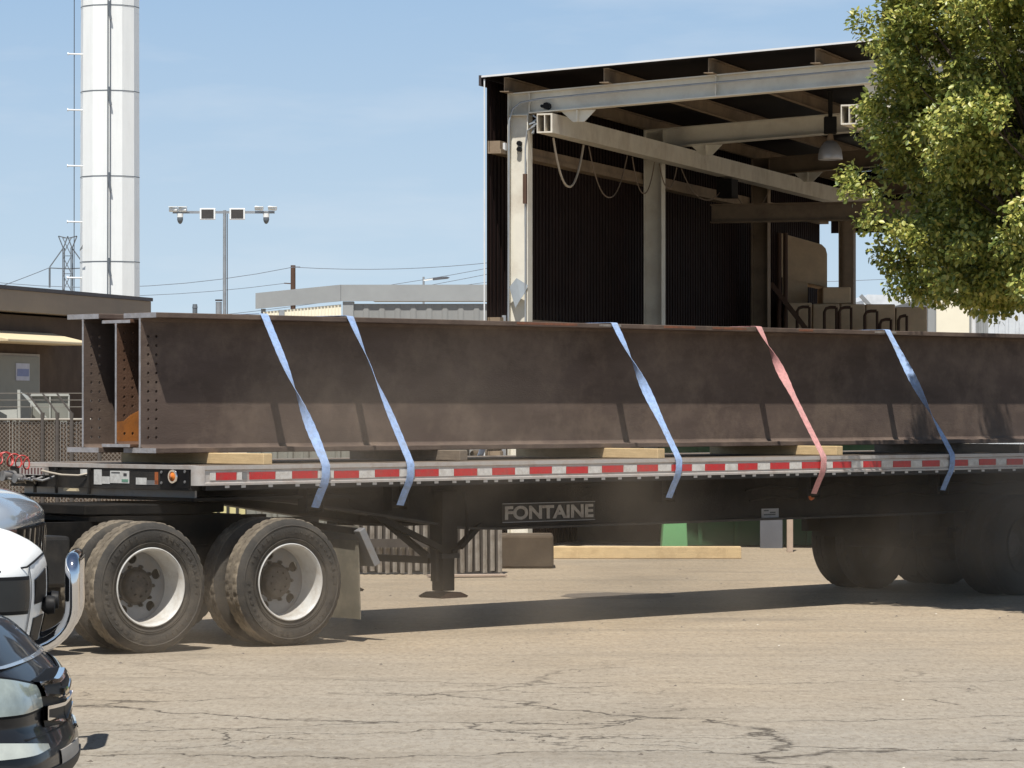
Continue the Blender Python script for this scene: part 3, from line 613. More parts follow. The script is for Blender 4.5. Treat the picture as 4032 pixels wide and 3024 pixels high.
# camera/light pole -------------------------------------------------------------
YL = 96
lp = thing('security_light_pole', 'thin steel pole carrying floodlight panels and security cameras', 'light pole', (PX(485, YL), YL, 0))
zt = PZ(458, YL); s1 = YL / F
MB().cyl((0, 0, 0), (0, 0, zt + .05), .055, .045, n=12).build('pole', 'galv', lp, smooth=40)
MB().cyl((.09, -.02, 0), (.075, -.02, zt - .05), .014, n=6).build('cable', 'darkwire', lp)
MB().box(-112 * s1, 108 * s1, -.03, .03, zt - .04, zt + .03).build('crossarm', 'galv', lp)
for cx, tl in ((-36, -3), (28, 3)):
    b = MB(); X0 = cx * s1; hw, hh = 17 * s1, 12.5 * s1; c = zt - .06
    fr = b.build if False else None
    f1 = MB(); f1.box(X0 - hw, X0 + hw, -.14, -.08, c - hh, c + hh); o = f1.build('floodlight', 'white', lp, bevel=.02); o.rotation_euler = (0, R(tl) * 0, 0)
    MB().box(X0 - hw * .78, X0 + hw * .78, -.146, -.142, c - hh * .78, c + hh * .78).build('lens', 'panel', o)
    
for cx, sg_ in ((-96, -1), (90, 1)):
    X0 = cx * s1
    MB().box(X0 - 16 * s1, X0 + 20 * s1 if sg_ < 0 else X0 + 16 * s1, -.06, .06, zt - .01, zt + .03).build('camera_mount', 'galv', lp)
    for dx in ((-14, 6) if sg_ < 0 else (-15, 14)):
        b = MB(); x = X0 + dx * s1; b.cyl((x - .11, -.04, zt + .09 + .02 * sg_), (x + .11, -.10, zt + .07 + .02 * sg_), .065, .055, n=12); b.box(x - .13, x + .12, -.17, .02, zt + .13, zt + .15); b.build('camera', 'white', lp, smooth=40)
    MB().cyl((X0, -.02, zt - .04), (X0, -.02, zt - .15), .09, .085, n=14).build('dome_base', 'white', lp, smooth=40)
    b = MB(); b.lathe([(0, .08), (-.06, .085), (-.12, .07), (-.17, .04), (-.19, 0)], (X0, -.02, zt - .15), 16, 'z'); b.build('dome_camera', 'poleband', lp, smooth=60)
tag(MB().box(PX(1298, 96) - PX(1298, 96), .4, 0, .1, 0, .01).build('tmp', 'galv'), 'x', 'x') if False else None

# vents, utility pole, street lamp, pylon, wires --------------------------------
def vent(x0, x1, y0, Y, mt, lab, cap):
    t = thing('vent_stack', lab, 'vent', (PX((x0 + x1) / 2, Y), Y, 0)); r = (x1 - x0) / 2 / F * Y; z = PZ(y0, Y)
    MB().cyl((0, 0, 0), (0, 0, z - .05), r * .88, n=14).build('pipe', mt, t, smooth=40)
    if cap: MB().cyl((0, 0, z - .08), (0, 0, z), r, r * .8, n=14).build('cap', mt, t, smooth=40)
    else: MB().cyl((0, 0, z - .03), (0, 0, z), r * 1.05, n=14).build('cap', 'dark_edge', t, smooth=40)
vent(415, 427, 657, 70, 'poleband', 'short dark capped vent stack peeking over the beam', True)
vent(465, 480, 647, 70, 'galv', 'pale grey vent stack beside the security light pole', False)
up = thing('utility_pole', 'dark wooden utility pole behind the grey warehouse', 'utility pole', (PX(633, 170), 170, 0))
MB().cyl((0, 0, 0), (0, 0, PZ(573, 170)), .15, .12, n=10).build('pole', 'rust', up, smooth=40)
b = MB(); z = PZ(577, 170); b.bar((.0, 0, z), (.35, 0, z), .05, .05); b.build('bracket', 'rust', up); b = MB(); z = PZ(613, 170); b.bar((0, 0, z), (-.45, 0, z + .03), .05, .05); b.build('bracket', 'rust', up)
sl = thing('street_lamp', 'small flat street lamp head above the grey warehouse roof', 'street lamp', (PX(915, 128), 128, 0))
s2 = 128 / F
MB().cyl((0, 0, 0), (0, 0, PZ(598, 128)), .04, n=8).build('pole', 'galv', sl); b = MB(); z = PZ(603, 128); b.bar((0, 0, z - .05), (20 * s2, 0, z), .1, .05); b.build('arm', 'white', sl)
b = MB(); b.prism([(20 * s2, z - .04), (52 * s2, z + .02), (56 * s2, z + .06), (50 * s2, z + .09), (20 * s2, z + .05)], -.2, .2, 'y'); b.build('lamp_head', 'slate', sl)
YT = 420
pyl = thing('transmission_pylon', 'distant steel lattice pylon with raised horns left of the monopole', 'pylon', (PX(146, YT), YT, 0))
s3 = YT / F; b = MB(); zt = PZ(535, YT); th = .13
def m_(x0, z0, x1, z1, t=th, y0=0, y1=0): b.bar((x0, y0, z0), (x1, y1, z1), t, t)
for sx in (-1, 1):
    for y in (-.7, .7): m_(sx * 16 * s3 * .62, 0, sx * 14 * s3 * .62, zt, y0=y, y1=y)
    m_(sx * 10 * s3, zt, sx * 20 * s3, PZ(510, YT)); m_(sx * 4 * s3, zt + 1.2, sx * 20 * s3, PZ(510, YT)); m_(sx * 9 * s3, zt, 0, zt + 1.4); m_(sx * 9 * s3, zt, sx * 39 * s3, zt - 2.4); m_(0, zt - 2.6, sx * 39 * s3, zt - 2.5)
k = 0; z = 3.
while z < zt - 1:
    hw = 9.5 * s3; m_(-hw, z, hw, z + 2.2, .09, -.7, -.7); m_(hw, z, -hw, z + 2.2, .09, -.7, -.7); m_(-hw, z + 2.2, hw, z + 2.2, .08); z += 2.2
b.build('lattice', 'poleband', pyl)
for sx in (-1, 1):
    b = MB(); b.cyl((sx * 39 * s3, 0, zt - 2.5), (sx * 39 * s3, 0, zt - 4.9), .12, n=6); b.build('insulator', 'poleband', pyl)
def wirepx(pts, Y, lab, r=.02):
    b = MB(); q = []
    for (x0, y0), (x1, y1), sag in pts:
        for i in range(13):
            t = i / 12; q.append((PX(x0 + (x1 - x0) * t, Y), 0, PZ(y0 + (y1 - y0) * t + sag * 4 * t * (1 - t), Y)))
    b.tube(q, r, 5); o = b.build('power_line', 'wirefar', smooth=60); tag(o, lab, 'power line', None, (0, Y, 0))
M['wirefar'] = mat('far_wire', (.16, .19, .23), .8)
wirepx([((-300, 560), (633, 577), 52)], 169, 'sagging power line running left from the utility pole top', .017)
wirepx([((633, 577), (1300, 530), 22)], 169, 'power line running right from the utility pole top', .017)
wirepx([((-300, 600), (615, 612), 34)], 171, 'lower power line left of the utility pole', .015)
wirepx([((-200, 680), (107, 578), 6)], 418, 'line hanging from the left arm of the distant pylon', .05)
wirepx([((560, 650), (1400, 500), 18)], 240, 'upper of two power lines climbing behind the grey warehouse', .022)
wirepx([((480, 680), (1400, 512), 18)], 236, 'lower of two power lines climbing behind the grey warehouse', .022)
wirepx([((800, 640), (1400, 556), 5)], 230, 'faint power line just above the street lamp head', .02)
wirepx([((1700, 610), (2300, 570), 8)], 230, 'faint power line seen through the far end of the shed', .02)

# ------------------------------------------------------------------ things under/behind the trailer
yc = thing('yellow_container', 'pale yellow ribbed container seen between the tractor and the trailer underside', 'container', (PX(385, 48), 48, 0))
L0 = (532 - 385) / F * 48
MB().box(0, L0, .05, 2.0, .15, 1.25).build('body', 'yellow', yc)
for i in range(8):
    x = L0 * (i + .1) / 7.2; MB().box(x, x + .035, 0, .048, .12, 1.25).build('rib', 'rib', yc)
gc = thing('grey_container', 'dusty grey corrugated container behind the front half of the trailer', 'container', (PX(533, 47.5), 47.5, 0))
L1 = (1010 - 533) / F * 47.5
corr(gc, 'side', 'cont_grey', 0, L1, .14, 2.1, 0, .22, .035); MB().box(0, L1, .01, 2.2, .12, 2.12).build('body', 'cont_grey', gc)
pa = thing('palisade_stack', 'leaning stack of galvanised vertical fence pales behind the landing gear', 'fence panels', (PX(735, 40), 40, 0))
L2 = (1076 - 735) / F * 40; x = 0; i = 0
while x < L2:
    hgt = 1.25 + random.uniform(-.03, .03); b = MB(); z0 = random.uniform(0, .05)
    lean = random.uniform(-.015, .015)
    b.add([(x, 0, z0), (x + .025, -.03, z0), (x + .05, 0, z0), (x + lean, .12, hgt), (x + .025 + lean, .09, hgt), (x + .05 + lean, .12, hgt)], [(0, 1, 4, 3), (1, 2, 5, 4), (0, 2, 1), (3, 4, 5)])
    b.build('pale', 'palis', pa); x += .088; i += 1
MB().box(0, L2, .14, .20, .02, 1.2).build('backing', 'palis_dark', pa)
for z in (.32,): MB().box(0, L2 * .62, -.07, -.035, z, z + .1).build('cross_rail', 'palis_dark', pa)
tag(MB().box(PX(1078, 41.5), PX(1196, 41.5), 0, .8, 0, PZ(1156, 41.5)).build('shadow_block', 'brown_box', bevel=.03), 'low brown block standing in for the ground shadow next to the fence pales', 'crate', None, (0, 41.5, 0))  # dark brown box standing in for a shadow on the ground
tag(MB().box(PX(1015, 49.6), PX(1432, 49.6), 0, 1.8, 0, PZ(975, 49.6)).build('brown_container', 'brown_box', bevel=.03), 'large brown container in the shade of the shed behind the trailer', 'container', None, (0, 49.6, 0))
gs = thing('green_skip', 'dark green steel skip standing in the shade of the shed', 'skip', (PX(1434, 48), 48, 0))
L3 = (2060 - 1434) / F * 48
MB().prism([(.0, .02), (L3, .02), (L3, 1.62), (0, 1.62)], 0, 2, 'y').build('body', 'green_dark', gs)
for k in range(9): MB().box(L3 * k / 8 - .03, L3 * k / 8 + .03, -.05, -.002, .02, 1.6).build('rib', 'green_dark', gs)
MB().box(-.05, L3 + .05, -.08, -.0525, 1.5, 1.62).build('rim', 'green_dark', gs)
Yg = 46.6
b = MB(); b.prism([(PX(1429, Yg), PZ(1186, Yg) + .0), (PX(1486, Yg), PZ(1186, Yg)), (PX(1481, Yg), PZ(1080, Yg)), (PX(1437, Yg), PZ(1080, Yg))], 0, .5, 'y'); o = b.build('skip_lit_face', 'green', bevel=.02); tag(o, 'added light green block standing in for the sunlit face of the dark green skip', 'bin', None, (0, Yg, 0))  # lighter green block paints the skip's sunlit part as a separate piece
tag(MB().box(PX(1642, 47.5), PX(1690, 47.5), 0, .05, 0, 1.2).build('steel_plate', 'slate'), 'slate grey panel leaning on the dark green skip', 'panel', None, (0, 47.5, 0))
tag(MB().box(PX(1700, 46.2), PX(1713, 46.2), 0, .08, 0, 1.5).build('wooden_post', 'pink', bevel=.005), 'pale wooden post in front of the green skip', 'post', None, (0, 46.2, 0))
b = MB(); b.box(0, PX(1601, 44.2) - PX(1193, 44.2), 0, .2, .0, .155); tag(b.build('timber_baulk', 'lumber_y', bevel=.008), 'long pale timber baulk lying on the dusty ground beneath the trailer', 'timber', None, (PX(1193, 44.2), 44.2, 0.002), R(-.6))
b = MB(); b.box(0, .9, 0, .25, 0, .02); tag(b.build('loose_board', 'pink'), 'thin warped board on the ground beside the brown shadow block', 'board', None, (PX(930, 39.2), 39.2, .01), R(12))
pts = [(random.uniform(.88, 1.1) * .62 * math.cos(t), random.uniform(.85, 1.1) * .16 * math.sin(t) + 0, 0) for t in np.linspace(0, 2 * math.pi, 26)[:-1]]
b = MB(); b.add([(p[0], p[1] * 4, 0) for p in pts], [tuple(range(25))]); o = b.build('pothole_shadow', 'pothole_dark', kind='structure'); o.location = (PX(1343, 35.4), 35.5, .004)  # dark sheet paints the shadow inside a shallow pothole

# ------------------------------------------------------------------ TRAILER
TR = (-2.149, 28.0, 0); TA = R(45)
tr = thing('flatbed_trailer', 'long black flatbed trailer with red and white reflective tape along its side rail', 'trailer', TR, TA)
S0, S1 = -.56, 13.6; DW = 2.59; DZ = 1.485
MB().box(S0 + .02, S1, .06, DW - .06, DZ - .035, DZ - .006).build('deck', 'deckwood', tr)
def rail(w0, sgn, withtape):
    # C rail profile in (w,z)
    o_ = lambda w: w0 + sgn * w
    P = [(0, DZ), (.06, DZ), (.06, DZ - .16), (0, DZ - .16), (0, DZ - .142), (.012, DZ - .134), (.012, DZ - .040), (0, DZ - .032)]
    b = MB(); b.prism([(o_(p[0]), p[1]) for p in P], S0 + .08, S1, 'x'); r = b.build('side_rail', 'alu', tr)
    b = MB(); s = S0 + .3
    while s < S1:
        b.box(s, s + .045, *sorted((o_(.006), o_(.03))), DZ - .182, DZ - .162); s += random.uniform(.13, .30)
    b.build('rail_bolts', 'white_tape', r, kind='stuff')
    MB().box(S0 + .1, S1, *sorted((o_(.012), o_(.055))), DZ - .20, DZ - .1605).build('lower_lip', 'black', r)
    if withtape:
        p = .467
        for k in range(-1, 30):
            s = k * p
            if s + p > S1: break
            if k == -1:
                MB().box(-.42, -.36, .006, .0115, DZ - .118, DZ - .056).build('reflective_tape', 'white_tape', r)
                MB().box(-.355, -.14, .006, .0115, DZ - .118, DZ - .056).build('reflective_tape', 'red_tape', r)
                MB().box(-.13, -.08, .006, .0115, DZ - .118, DZ - .056).build('reflective_tape', 'white_tape', r); MB().box(-.075, -.03, .003, .0115, DZ - .115, DZ - .060).build('rail_fitting', 'steel', r); continue
            j = random.uniform(-.004, .004)
            MB().box(s + .003, s + .6 * p, .006, .0115, DZ - .118 + j, DZ - .056 + j).build('reflective_tape', 'red_tape', r)
            MB().box(s + .6 * p + .006, s + p - .004, .006, .0115, DZ - .118 + j, DZ - .056 + j).build('reflective_tape', 'white_tape', r)
    return r
rail(0, 1, True); rail(DW, -1, False)
# rounded front corner and front bolster
b = MB(); c0 = []
for t in range(7): a = R(180 + 90 * t / 6); c0.append((S0 + .08 + .08 * math.cos(a), .08 + .08 * math.sin(a)))
for z0, z1, off in ((DZ - .16, DZ, 0),):
    inner = [(S0 + .08 + .03 * math.cos(R(180 + 90 * t / 6)), .08 + .03 * math.sin(R(180 + 90 * t / 6))) for t in range(6, -1, -1)]
    b.prism(c0 + inner, z0, z1, 'z')
b.build('corner_cap', 'alu', tr, smooth=40)
fbz = MB(); fbz.box(S0 + .01, S0 + .08, .08, DW - .08, DZ - .20, DZ - .03); front = fbz.build('front_bolster', 'black', tr)
MB().box(S0, S0 + .085, .08, DW - .08, DZ - .029, DZ + .003).build('front_edge', 'alu', tr)
def onfront(name, w0, w1, z0, z1, mt, t=.004): return MB().box(S0 + .01 - t, S0 + .009, min(w0, w1), max(w0, w1), z0, z1).build(name, mt, front)
fx = lambda px: (418 - px) / 167.; fz = lambda py: CAMH - (py - 880) / 264.
lampp = onfront('lamp_plate', fx(338), fx(400), fz(1053), fz(1014), 'mesh_blk', .008)
b = MB(); b.lathe([(S0 - .004, .058), (S0 - .012, .055), (S0 - .012, .040), (S0 - .002, .038)], (0, fx(367), fz(1029)), 24, 'x'); b.build('lamp_ring', 'chrome', front, smooth=40)
b = MB(); b.lathe([(S0 - .002, .038), (S0 - .015, .030), (S0 - .020, 0)], (0, fx(367), fz(1029)), 20, 'x'); b.build('marker_lamp', 'amber', front, smooth=60)
for dx, dy in ((342, 1020), (392, 1018), (342, 1043), (392, 1040)):
    b = MB(); b.cyl((S0 + .001, fx(dx), fz(dy)), (S0 - .006, fx(dx), fz(dy)), .012, n=8); b.build('screw', 'steel', front)
onfront('orange_decal', fx(326), fx(333), fz(1047), fz(1020), 'amber_red'); onfront('sticker', fx(285), fx(308), fz(1048), fz(1033), 'sticker'); onfront('sticker', fx(309), fx(332), fz(1048), fz(1038), 'steel')
onfront('sticker', fx(228), fx(270), fz(1046), fz(1019), 'sticker'); onfront('printed_mark', fx(254), fx(268), fz(1043), fz(1037), 'green_print', .006); onfront('printed_mark', fx(258), fx(265), fz(1030), fz(1024), 'ink', .006)
onfront('printed_mark', fx(231), fx(250), fz(1024), fz(1022), 'ink', .006)
onfront('sticker', fx(192), fx(209), fz(1050), fz(1017), 'sticker', .005); onfront('sticker', fx(209.5), fx(227), fz(1048), fz(1032), 'sticker'); onfront('sticker', fx(161), fx(178), fz(1031), fz(1017), 'sticker')
onfront('sticker', fx(128), fx(158), fz(1066) - .0, fz(1060), 'awning', .03)
bx = onfront('connector_box', fx(30), fx(88), fz(1032), fz(1014), 'alu', .05)
for k in range(7): onfront('vent_slot', fx(35 + k * 7.5), fx(38 + k * 7.5), fz(1030), fz(1016), 'maroon', .052)
for (a, c, z) in ((fx(185), fx(187), 0), (fx(110), fx(113), 0), (fx(60), fx(63), 0)): onfront('stiffener', a, c + .03, fz(1072), fz(1014), 'black', .03)
b = MB(); b.box(S0 + .1, S0 + .12, .15, DW - .15, 1.215, DZ - .205); b.build('front_skirt', 'steel', tr)
# hoses and cables at the front
for k in range(2):
    b = MB(); base = Vector((S0 - .12, fx(20 + k * 30), fz(1012) + .02)); pts = []
    for i in range(60):
        t = i / 59; a = t * 2 * math.pi * (2.6 + .6 * k); pts.append(base + Vector((-.04 - .05 * math.cos(a), .16 - .36 * t + .01 * k, .03 + .055 * math.sin(a) - .04 * t + .03 * (2 - k) * .5)))
    b.tube(pts, .0065, 6); b.build('coiled_air_hose', 'red_hose', tr, smooth=60)
b = MB(); b.tube([(S0 - .05, fx(85), fz(1022)), (S0 - .07, fx(110), fz(1026)), (S0 - .07, fx(135), fz(1030)), (S0 - .03, fx(165), fz(1031)), (S0 - .0, fx(180), fz(1027))], .010, 6); b.build('air_line', 'wire', tr, smooth=60)
b = MB()
for k in range(5):
    w_ = fx(20 + 22 * k); b.tube([(S0 - .02, w_, fz(1035)), (S0 - .10, w_ + .06, fz(1044)), (S0 - .12, w_ + .16, fz(1040)), (S0 - .03, w_ + .25, fz(1050))], .012, 6)
b.build('electric_cables', 'steel', tr, smooth=60, kind='stuff')
b = MB(); b.cyl((S0 - .02, fx(14), fz(1035)), (S0 - .15, fx(14), fz(1035)), .045, n=12); b.build('air_coupling', 'steel', tr, smooth=40); b = MB(); b.cyl((S0 - .02, fx(38), fz(1040)), (S0 - .13, fx(38), fz(1040)), .04, n=12); b.build('air_coupling', 'steel', tr, smooth=40)
# main beams (tapered gooseneck)
def mainbeam(w0):
    zt = DZ - .045; prof = [(-.45, 1.23), (.55, 1.20), (1.0, 1.16), (3.0, .89), (3.4, .875), (13.4, .875)]
    poly = prof + [(13.4, zt), (-.45, zt)]
    b = MB(); b.prism(poly, w0, w0 + .012, 'y'); mb_ = b.build('main_beam', 'chassis', tr)
    b = MB()
    for (a, c) in zip(prof[:-1], prof[1:]): b.add([(a[0], w0 - .08, a[1]), (c[0], w0 - .08, c[1]), (c[0], w0 + .09, c[1]), (a[0], w0 + .09, a[1]), (a[0], w0 - .08, a[1] - .02), (c[0], w0 - .08, c[1] - .02), (c[0], w0 + .09, c[1] - .02), (a[0], w0 + .09, a[1] - .02)], [(0, 1, 2, 3), (7, 6, 5, 4), (0, 4, 5, 1), (2, 6, 7, 3)])
    b.build('bottom_flange', 'black', mb_)
    return mb_
WB = .62
nearb = mainbeam(WB); mainbeam(DW - WB - .012)
for k in range(28):
    s = -.3 + k * .5; b = MB(); b.box(s, s + .04, .062, DW - .062, DZ - .14, DZ - .046); b.build('cross_member', 'chassis', tr)
# name plate
def s_at(px, w_):   # along-trailer position seen at photo column px for lateral w_
    r = (px - 1106) / F; c = math.sqrt(.5); X0 = TR[0] - c * w_; Y0 = TR[1] + c * w_
    return (r * Y0 - X0) / (c - r * c)
def z_at(py, s, w_): Y = TR[1] + math.sqrt(.5) * (s + w_); return PZ(py, Y)
wp = WB - .006
sa, sb = s_at(1085, wp), s_at(1285, wp); zc1, zc0 = z_at(1085, (sa + sb) / 2, wp), z_at(1126, (sa + sb) / 2, wp)
pl = MB().box(sa, sb, wp, WB - .001, zc0, zc1).build('name_plate', 'black', nearb)
for (z0, z1) in ((zc1 - .006, zc1), (zc0, zc0 + .006)): MB().box(sa, sb, wp - .004, wp - .001, z0, z1).build('plate_edge', 'steel', pl)
M['lettering'] = mat('lettering_paint', (.33, .30, .26), .6, 0, .15, 12, dirt=(.15, .12, .1), dirt_amt=.7, dscale=14)
tx = text_mesh('FONTAINE', .165, .004, .006, 'lettering', 'lettering', nearb)
bb = [v.co.x for v in tx.data.vertices]; by = [v.co.y for v in tx.data.vertices]; sw = (sb - sa) * .955 / (max(bb) - min(bb)); sh = (zc1 - zc0) * .72 / (max(by) - min(by)); cx_ = (max(bb) + min(bb)) / 2; cy_ = (max(by) + min(by)) / 2
for v in tx.data.vertices: v.co.x = (v.co.x - cx_) * sw; v.co.y = (v.co.y - cy_) * sh
tx.rotation_euler = (R(90), 0, 0); tx.location = ((sa + sb) / 2, wp - .006, (zc0 + zc1) / 2)
sc_, sd_ = s_at(1645, wp), s_at(1682, wp); zz = z_at(1109, sc_, wp)
ip = MB().box(sc_, sd_, wp, WB - .001, zz - .045, zz + .045).build('data_plate', 'steel', nearb)
for k, (a, c) in enumerate(((.03, .10), (.12, .2), (.03, .2))):
    z2 = zz + .02 - .02 * k; MB().box(sc_ + a * (sd_ - sc_) * 4, sc_ + min(c * 4, .92) * (sd_ - sc_), wp - .003, wp - .001, z2, z2 + .012).build('print_line', 'ink', ip)
sm = s_at(1752, .25); zm = z_at(1072, sm, .25)
b = MB(); b.box(sm - .05, sm + .05, .25, .29, zm - .05, zm + .05); b.build('lamp_bracket', 'chassis', tr); b = MB(); b.lathe([(.25, .04), (.232, .034), (.225, 0)], (sm, 0, zm), 18, 'y'); b.build('marker_lamp', 'amber_red', tr, smooth=60)
# landing gear
def landing(w0):
    s = s_at(972, w0) if w0 < 1 else s_at(972, .55)
    lg = bpy.data.objects.new('landing_leg', None); COL.objects.link(lg); lg.parent = tr
    MB().box(s - .095, s + .095, w0, w0 + .17, .66, 1.22).build('outer_tube', 'chassis', lg, bevel=.008)
    MB().box(s - .075, s + .075, w0 + .015, w0 + .155, .33, .66).build('inner_tube', 'chassis', lg, bevel=.008)
    b = MB(); b.prism([(s - .17, .285), (s - .15, .27), (s + .15, .27), (s + .17, .285), (s + .08, .32), (s - .08, .32)], w0 - .06, w0 + .23, 'y'); b.build('foot_pad', 'rust', lg)
    MB().box(s - .11, s + .11, w0 - .01, w0 + .18, .62, .66).build('collar', 'black', lg)
    return s
sL = landing(.50); landing(DW - .67)
b = MB(); b.bar((sL - .05, .70, .60), (sL - .05, DW - .7, .60), .06, .06); b.build('cross_brace', 'chassis', tr)
b = MB(); b.bar((sL - .05, .72, .62), (sL - .05, 1.7, 1.15), .05, .05); b.build('cross_brace', 'chassis', tr)
b = MB(); b.bar((sL - .1, .48, .70), (sL - 1.1, .64, 1.14), .05, .05); b.build('side_brace', 'chassis', tr); b = MB(); b.bar((sL + .1, .48, .72), (sL + .5, .64, .9), .05, .05); b.build('side_brace', 'chassis', tr)
b = MB(); b.tube([(sL + .12, .45, 1.2), (sL + .14, .42, 1.0), (sL + .13, .42, .78), (sL + .05, .43, .72), (sL - .02, .45, .68)], .016, 8); b.build('crank_handle', 'chassis', tr, smooth=50)
MB().box(sL - .16, sL - .12, .52, .58, .42, .70).build('drop_bar', 'chassis', tr)

# wheels ------------------------------------------------------------------------
TP = [(.055, .300), (.03, .335), (.012, .40), (.008, .445), (.018, .485), (.034, .505), (.045, .518), (.052, .525), (.095, .525), (.099, .512), (.103, .525), (.148, .526), (.152, .513), (.156, .526), (.205, .525), (.212, .518), (.236, .505), (.256, .485), (.268, .44), (.262, .40), (.245, .335), (.22, .300)]
def tyre_mesh(c, lug=True, n=216):
    def mod(j, i):
        r = 0
        if lug and 4 <= j <= 8 or lug and 13 <= j <= 17:
            ph = i % 6
            if ph in (0, 1): r = -.007 if j in (7, 14) else -.0025 if j in (6, 15) else -.006 if j == 8 or j == 13 else 0
        if lug and j in (11, 12) : 
            if (i + 3) % 6 in (0,): r = -.008
        return r
    b = MB(); b.lathe(TP, c, n, 'y', mod=mod, close=True)
    # raised sidewall ribs
    return b
def make_wheel(parent, c, y0, tread='rubber_dusty', deep=True, white=True, rubber='rubber', disc=True, phase=0.):
    """outer dual: outer sidewall at y0; parts are children of a wheel empty (level 2)"""
    wv = bpy.data.objects.new('wheel', None); COL.objects.link(wv); wv.parent = parent; wv.location = (c[0], y0, c[2])
    b = tyre_mesh((0, 0, 0))
    for k, f in enumerate(b.f): pass
    kk = len(TP)
    b.mi = [1 if 6 <= (i % kk) <= 15 else 0 for i in range(len(b.f))]
    o = b.build('tyre', [rubber, tread], wv, smooth=28)
    b = MB()
    for r, t in ((.465, .004), (.36, .003)): b.lathe([(.012, r + .006), (.0045 if r > .4 else .018, r), (.012, r - .006)], (0, 0, 0), 96, 'y')
    if white:
        for k_ in range(46):
            if k_ % 23 in (8, 9, 10, 17, 18): continue
            t = 2 * math.pi * k_ / 46 + phase; rr = .425; u_ = Vector((math.cos(t), 0, math.sin(t))); v_ = Vector((-math.sin(t), 0, math.cos(t))); c_ = u_ * rr + Vector((0, .0075, 0))
            b.bar(c_ - u_ * random.uniform(.010, .018), c_ + u_ * random.uniform(.010, .018), random.uniform(.014, .030), .006, up=(0, 1, 0))
        b.build('sidewall_moulding', rubber, wv, kind='stuff')
    # barrel and disc
    rm = 'rim' if white else rubber
    b2 = MB(); b2.lathe([(.030, .302), (.018, .312), (.022, .319), (.040, .316), (.052, .296)], (0, 0, 0), 72, 'y')
    b2.lathe([(.026, .310), (.018, .312), (.022, .307), (.040, .295), (.060, .290), (.255, .284), (.285, .276), (.295, .26)], (0, 0, 0), 72, 'y')
    b2.build('rim', rm, wv, smooth=50)
    b3 = MB(); holes = [circ(.222 * math.cos(phase + 2 * math.pi * i / 5), .222 * math.sin(phase + 2 * math.pi * i / 5), .042, 16) for i in range(5)]
    b3.holed(circ(0, 0, .276, 64), holes + [circ(0, 0, .11, 32)], .272, .284, 'y')
    b3.lathe([(.272, .276), (.262, .284)], (0, 0, 0), 64, 'y')
    b3.build('wheel_disc', 'rim_disc' if white else rubber, wv, smooth=30)
    b4 = MB(); b4.lathe([(.30, .155), (.271, .153), (.259, .150), (.253, .138), (.24, .134), (.215, .130), (.200, .120), (.192, .10), (.190, 0)], (0, 0, 0), 36, 'y')
    for i in range(8):
        t = 2 * math.pi * i / 8 + .2; b4.cyl((.075 * math.cos(t), .20, .075 * math.sin(t)), (.075 * math.cos(t), .182, .088 * math.sin(t)), .010, n=6)
    b4.build('hub', 'hub', wv, smooth=40)
    b5 = MB()
    for i in range(10):
        t = 2 * math.pi * i / 10; x, z = .160 * math.cos(t), .160 * math.sin(t); b5.cyl((x, .273, z), (x, .245, z), .0165, n=6); b5.cyl((x, .245, z), (x, .23, z), .010, n=6)
    b5.build('wheel_nuts', 'hub' if deep else 'steel', wv, kind='stuff')
    b6 = MB(); b6.lathe([(.297, .27), (.335, .26), (.335, .05)], (0, 0, 0), 32, 'y'); b6.build('brake_drum', 'chassis', wv)
    return wv
def inner_tyre(parent, c, y0, rubber='rubber', tread='rubber_dusty'):
    b = tyre_mesh((c[0], y0, c[2])); kk = len(TP); b.mi = [1 if 6 <= (i % kk) <= 15 else 0 for i in range(len(b.f))]
    b.build('inner_tyre', [rubber, tread], parent, smooth=28)
sw1, sw2 = 10.66, 11.92
for s in (sw1, sw2):
    make_wheel(tr, (s, 0, .525), .02, tread='rubber_dark', white=False, rubber='rubber_dark'); inner_tyre(tr, (s, 0, .525), .35, 'rubber_dark', 'rubber_dark')
    inner_tyre(tr, (s, 0, .525), DW - .30, 'rubber_dark', 'rubber_dark'); inner_tyre(tr, (s, 0, .525), DW - .63, 'rubber_dark', 'rubber_dark')
    MB().cyl((s, .3, .525), (s, DW - .3, .525), .065, n=12).build('axle', 'chassis', tr, smooth=40)
    b = MB(); b.bar((s - .6, WB + .1, .85), (s, WB + .1, .62), .1, .08); b.bar((s, WB + .1, .62), (s + .5, WB + .1, .68), .1, .08); b.cyl((s + .35, WB + .1, .68), (s + .35, WB + .1, .87), .12, n=14); b.build('air_suspension', 'chassis', tr)
    MB().box(s - .7, s - .5, .45, .9, .72, .87).build('hanger', 'chassis', tr)
for w_ in (WB + .02, DW - WB - .1): MB().box(9.3, 13.0, w_, w_ + .08, .66, .86).build('slider_rail', 'chassis', tr)
for s_ in (9.5, 10.1, 11.3, 12.5): MB().box(s_, s_ + .06, WB, DW - WB, .6, .85).build('slider_cross_member', 'chassis', tr)
b = MB(); b.cyl((9.75, .95, .62), (9.75, 1.65, .62), .13, n=16); b.build('air_tank', 'chassis', tr, smooth=40)
for s_ in (11.28, 12.55): MB().box(s_, s_ + .012, 1.98, 2.56, .12, .8).build('mudflap', 'rubber_dark', tr); MB().box(s_ + .35, s_ + .362, .05, .62, .14, .8).build('mudflap', 'rubber_dark', tr) if s_ > 11 else None
for s_ in (10.3, 11.6): b = MB(); b.cyl((s_, .72, .45), (s_, .95, .45), .09, n=14); b.build('brake_chamber', 'chassis', tr, smooth=40)
MB().box(-.5, 1.25, .12, DW - .12, 1.195, 1.222).build('kingpin_plate', 'chassis', tr)

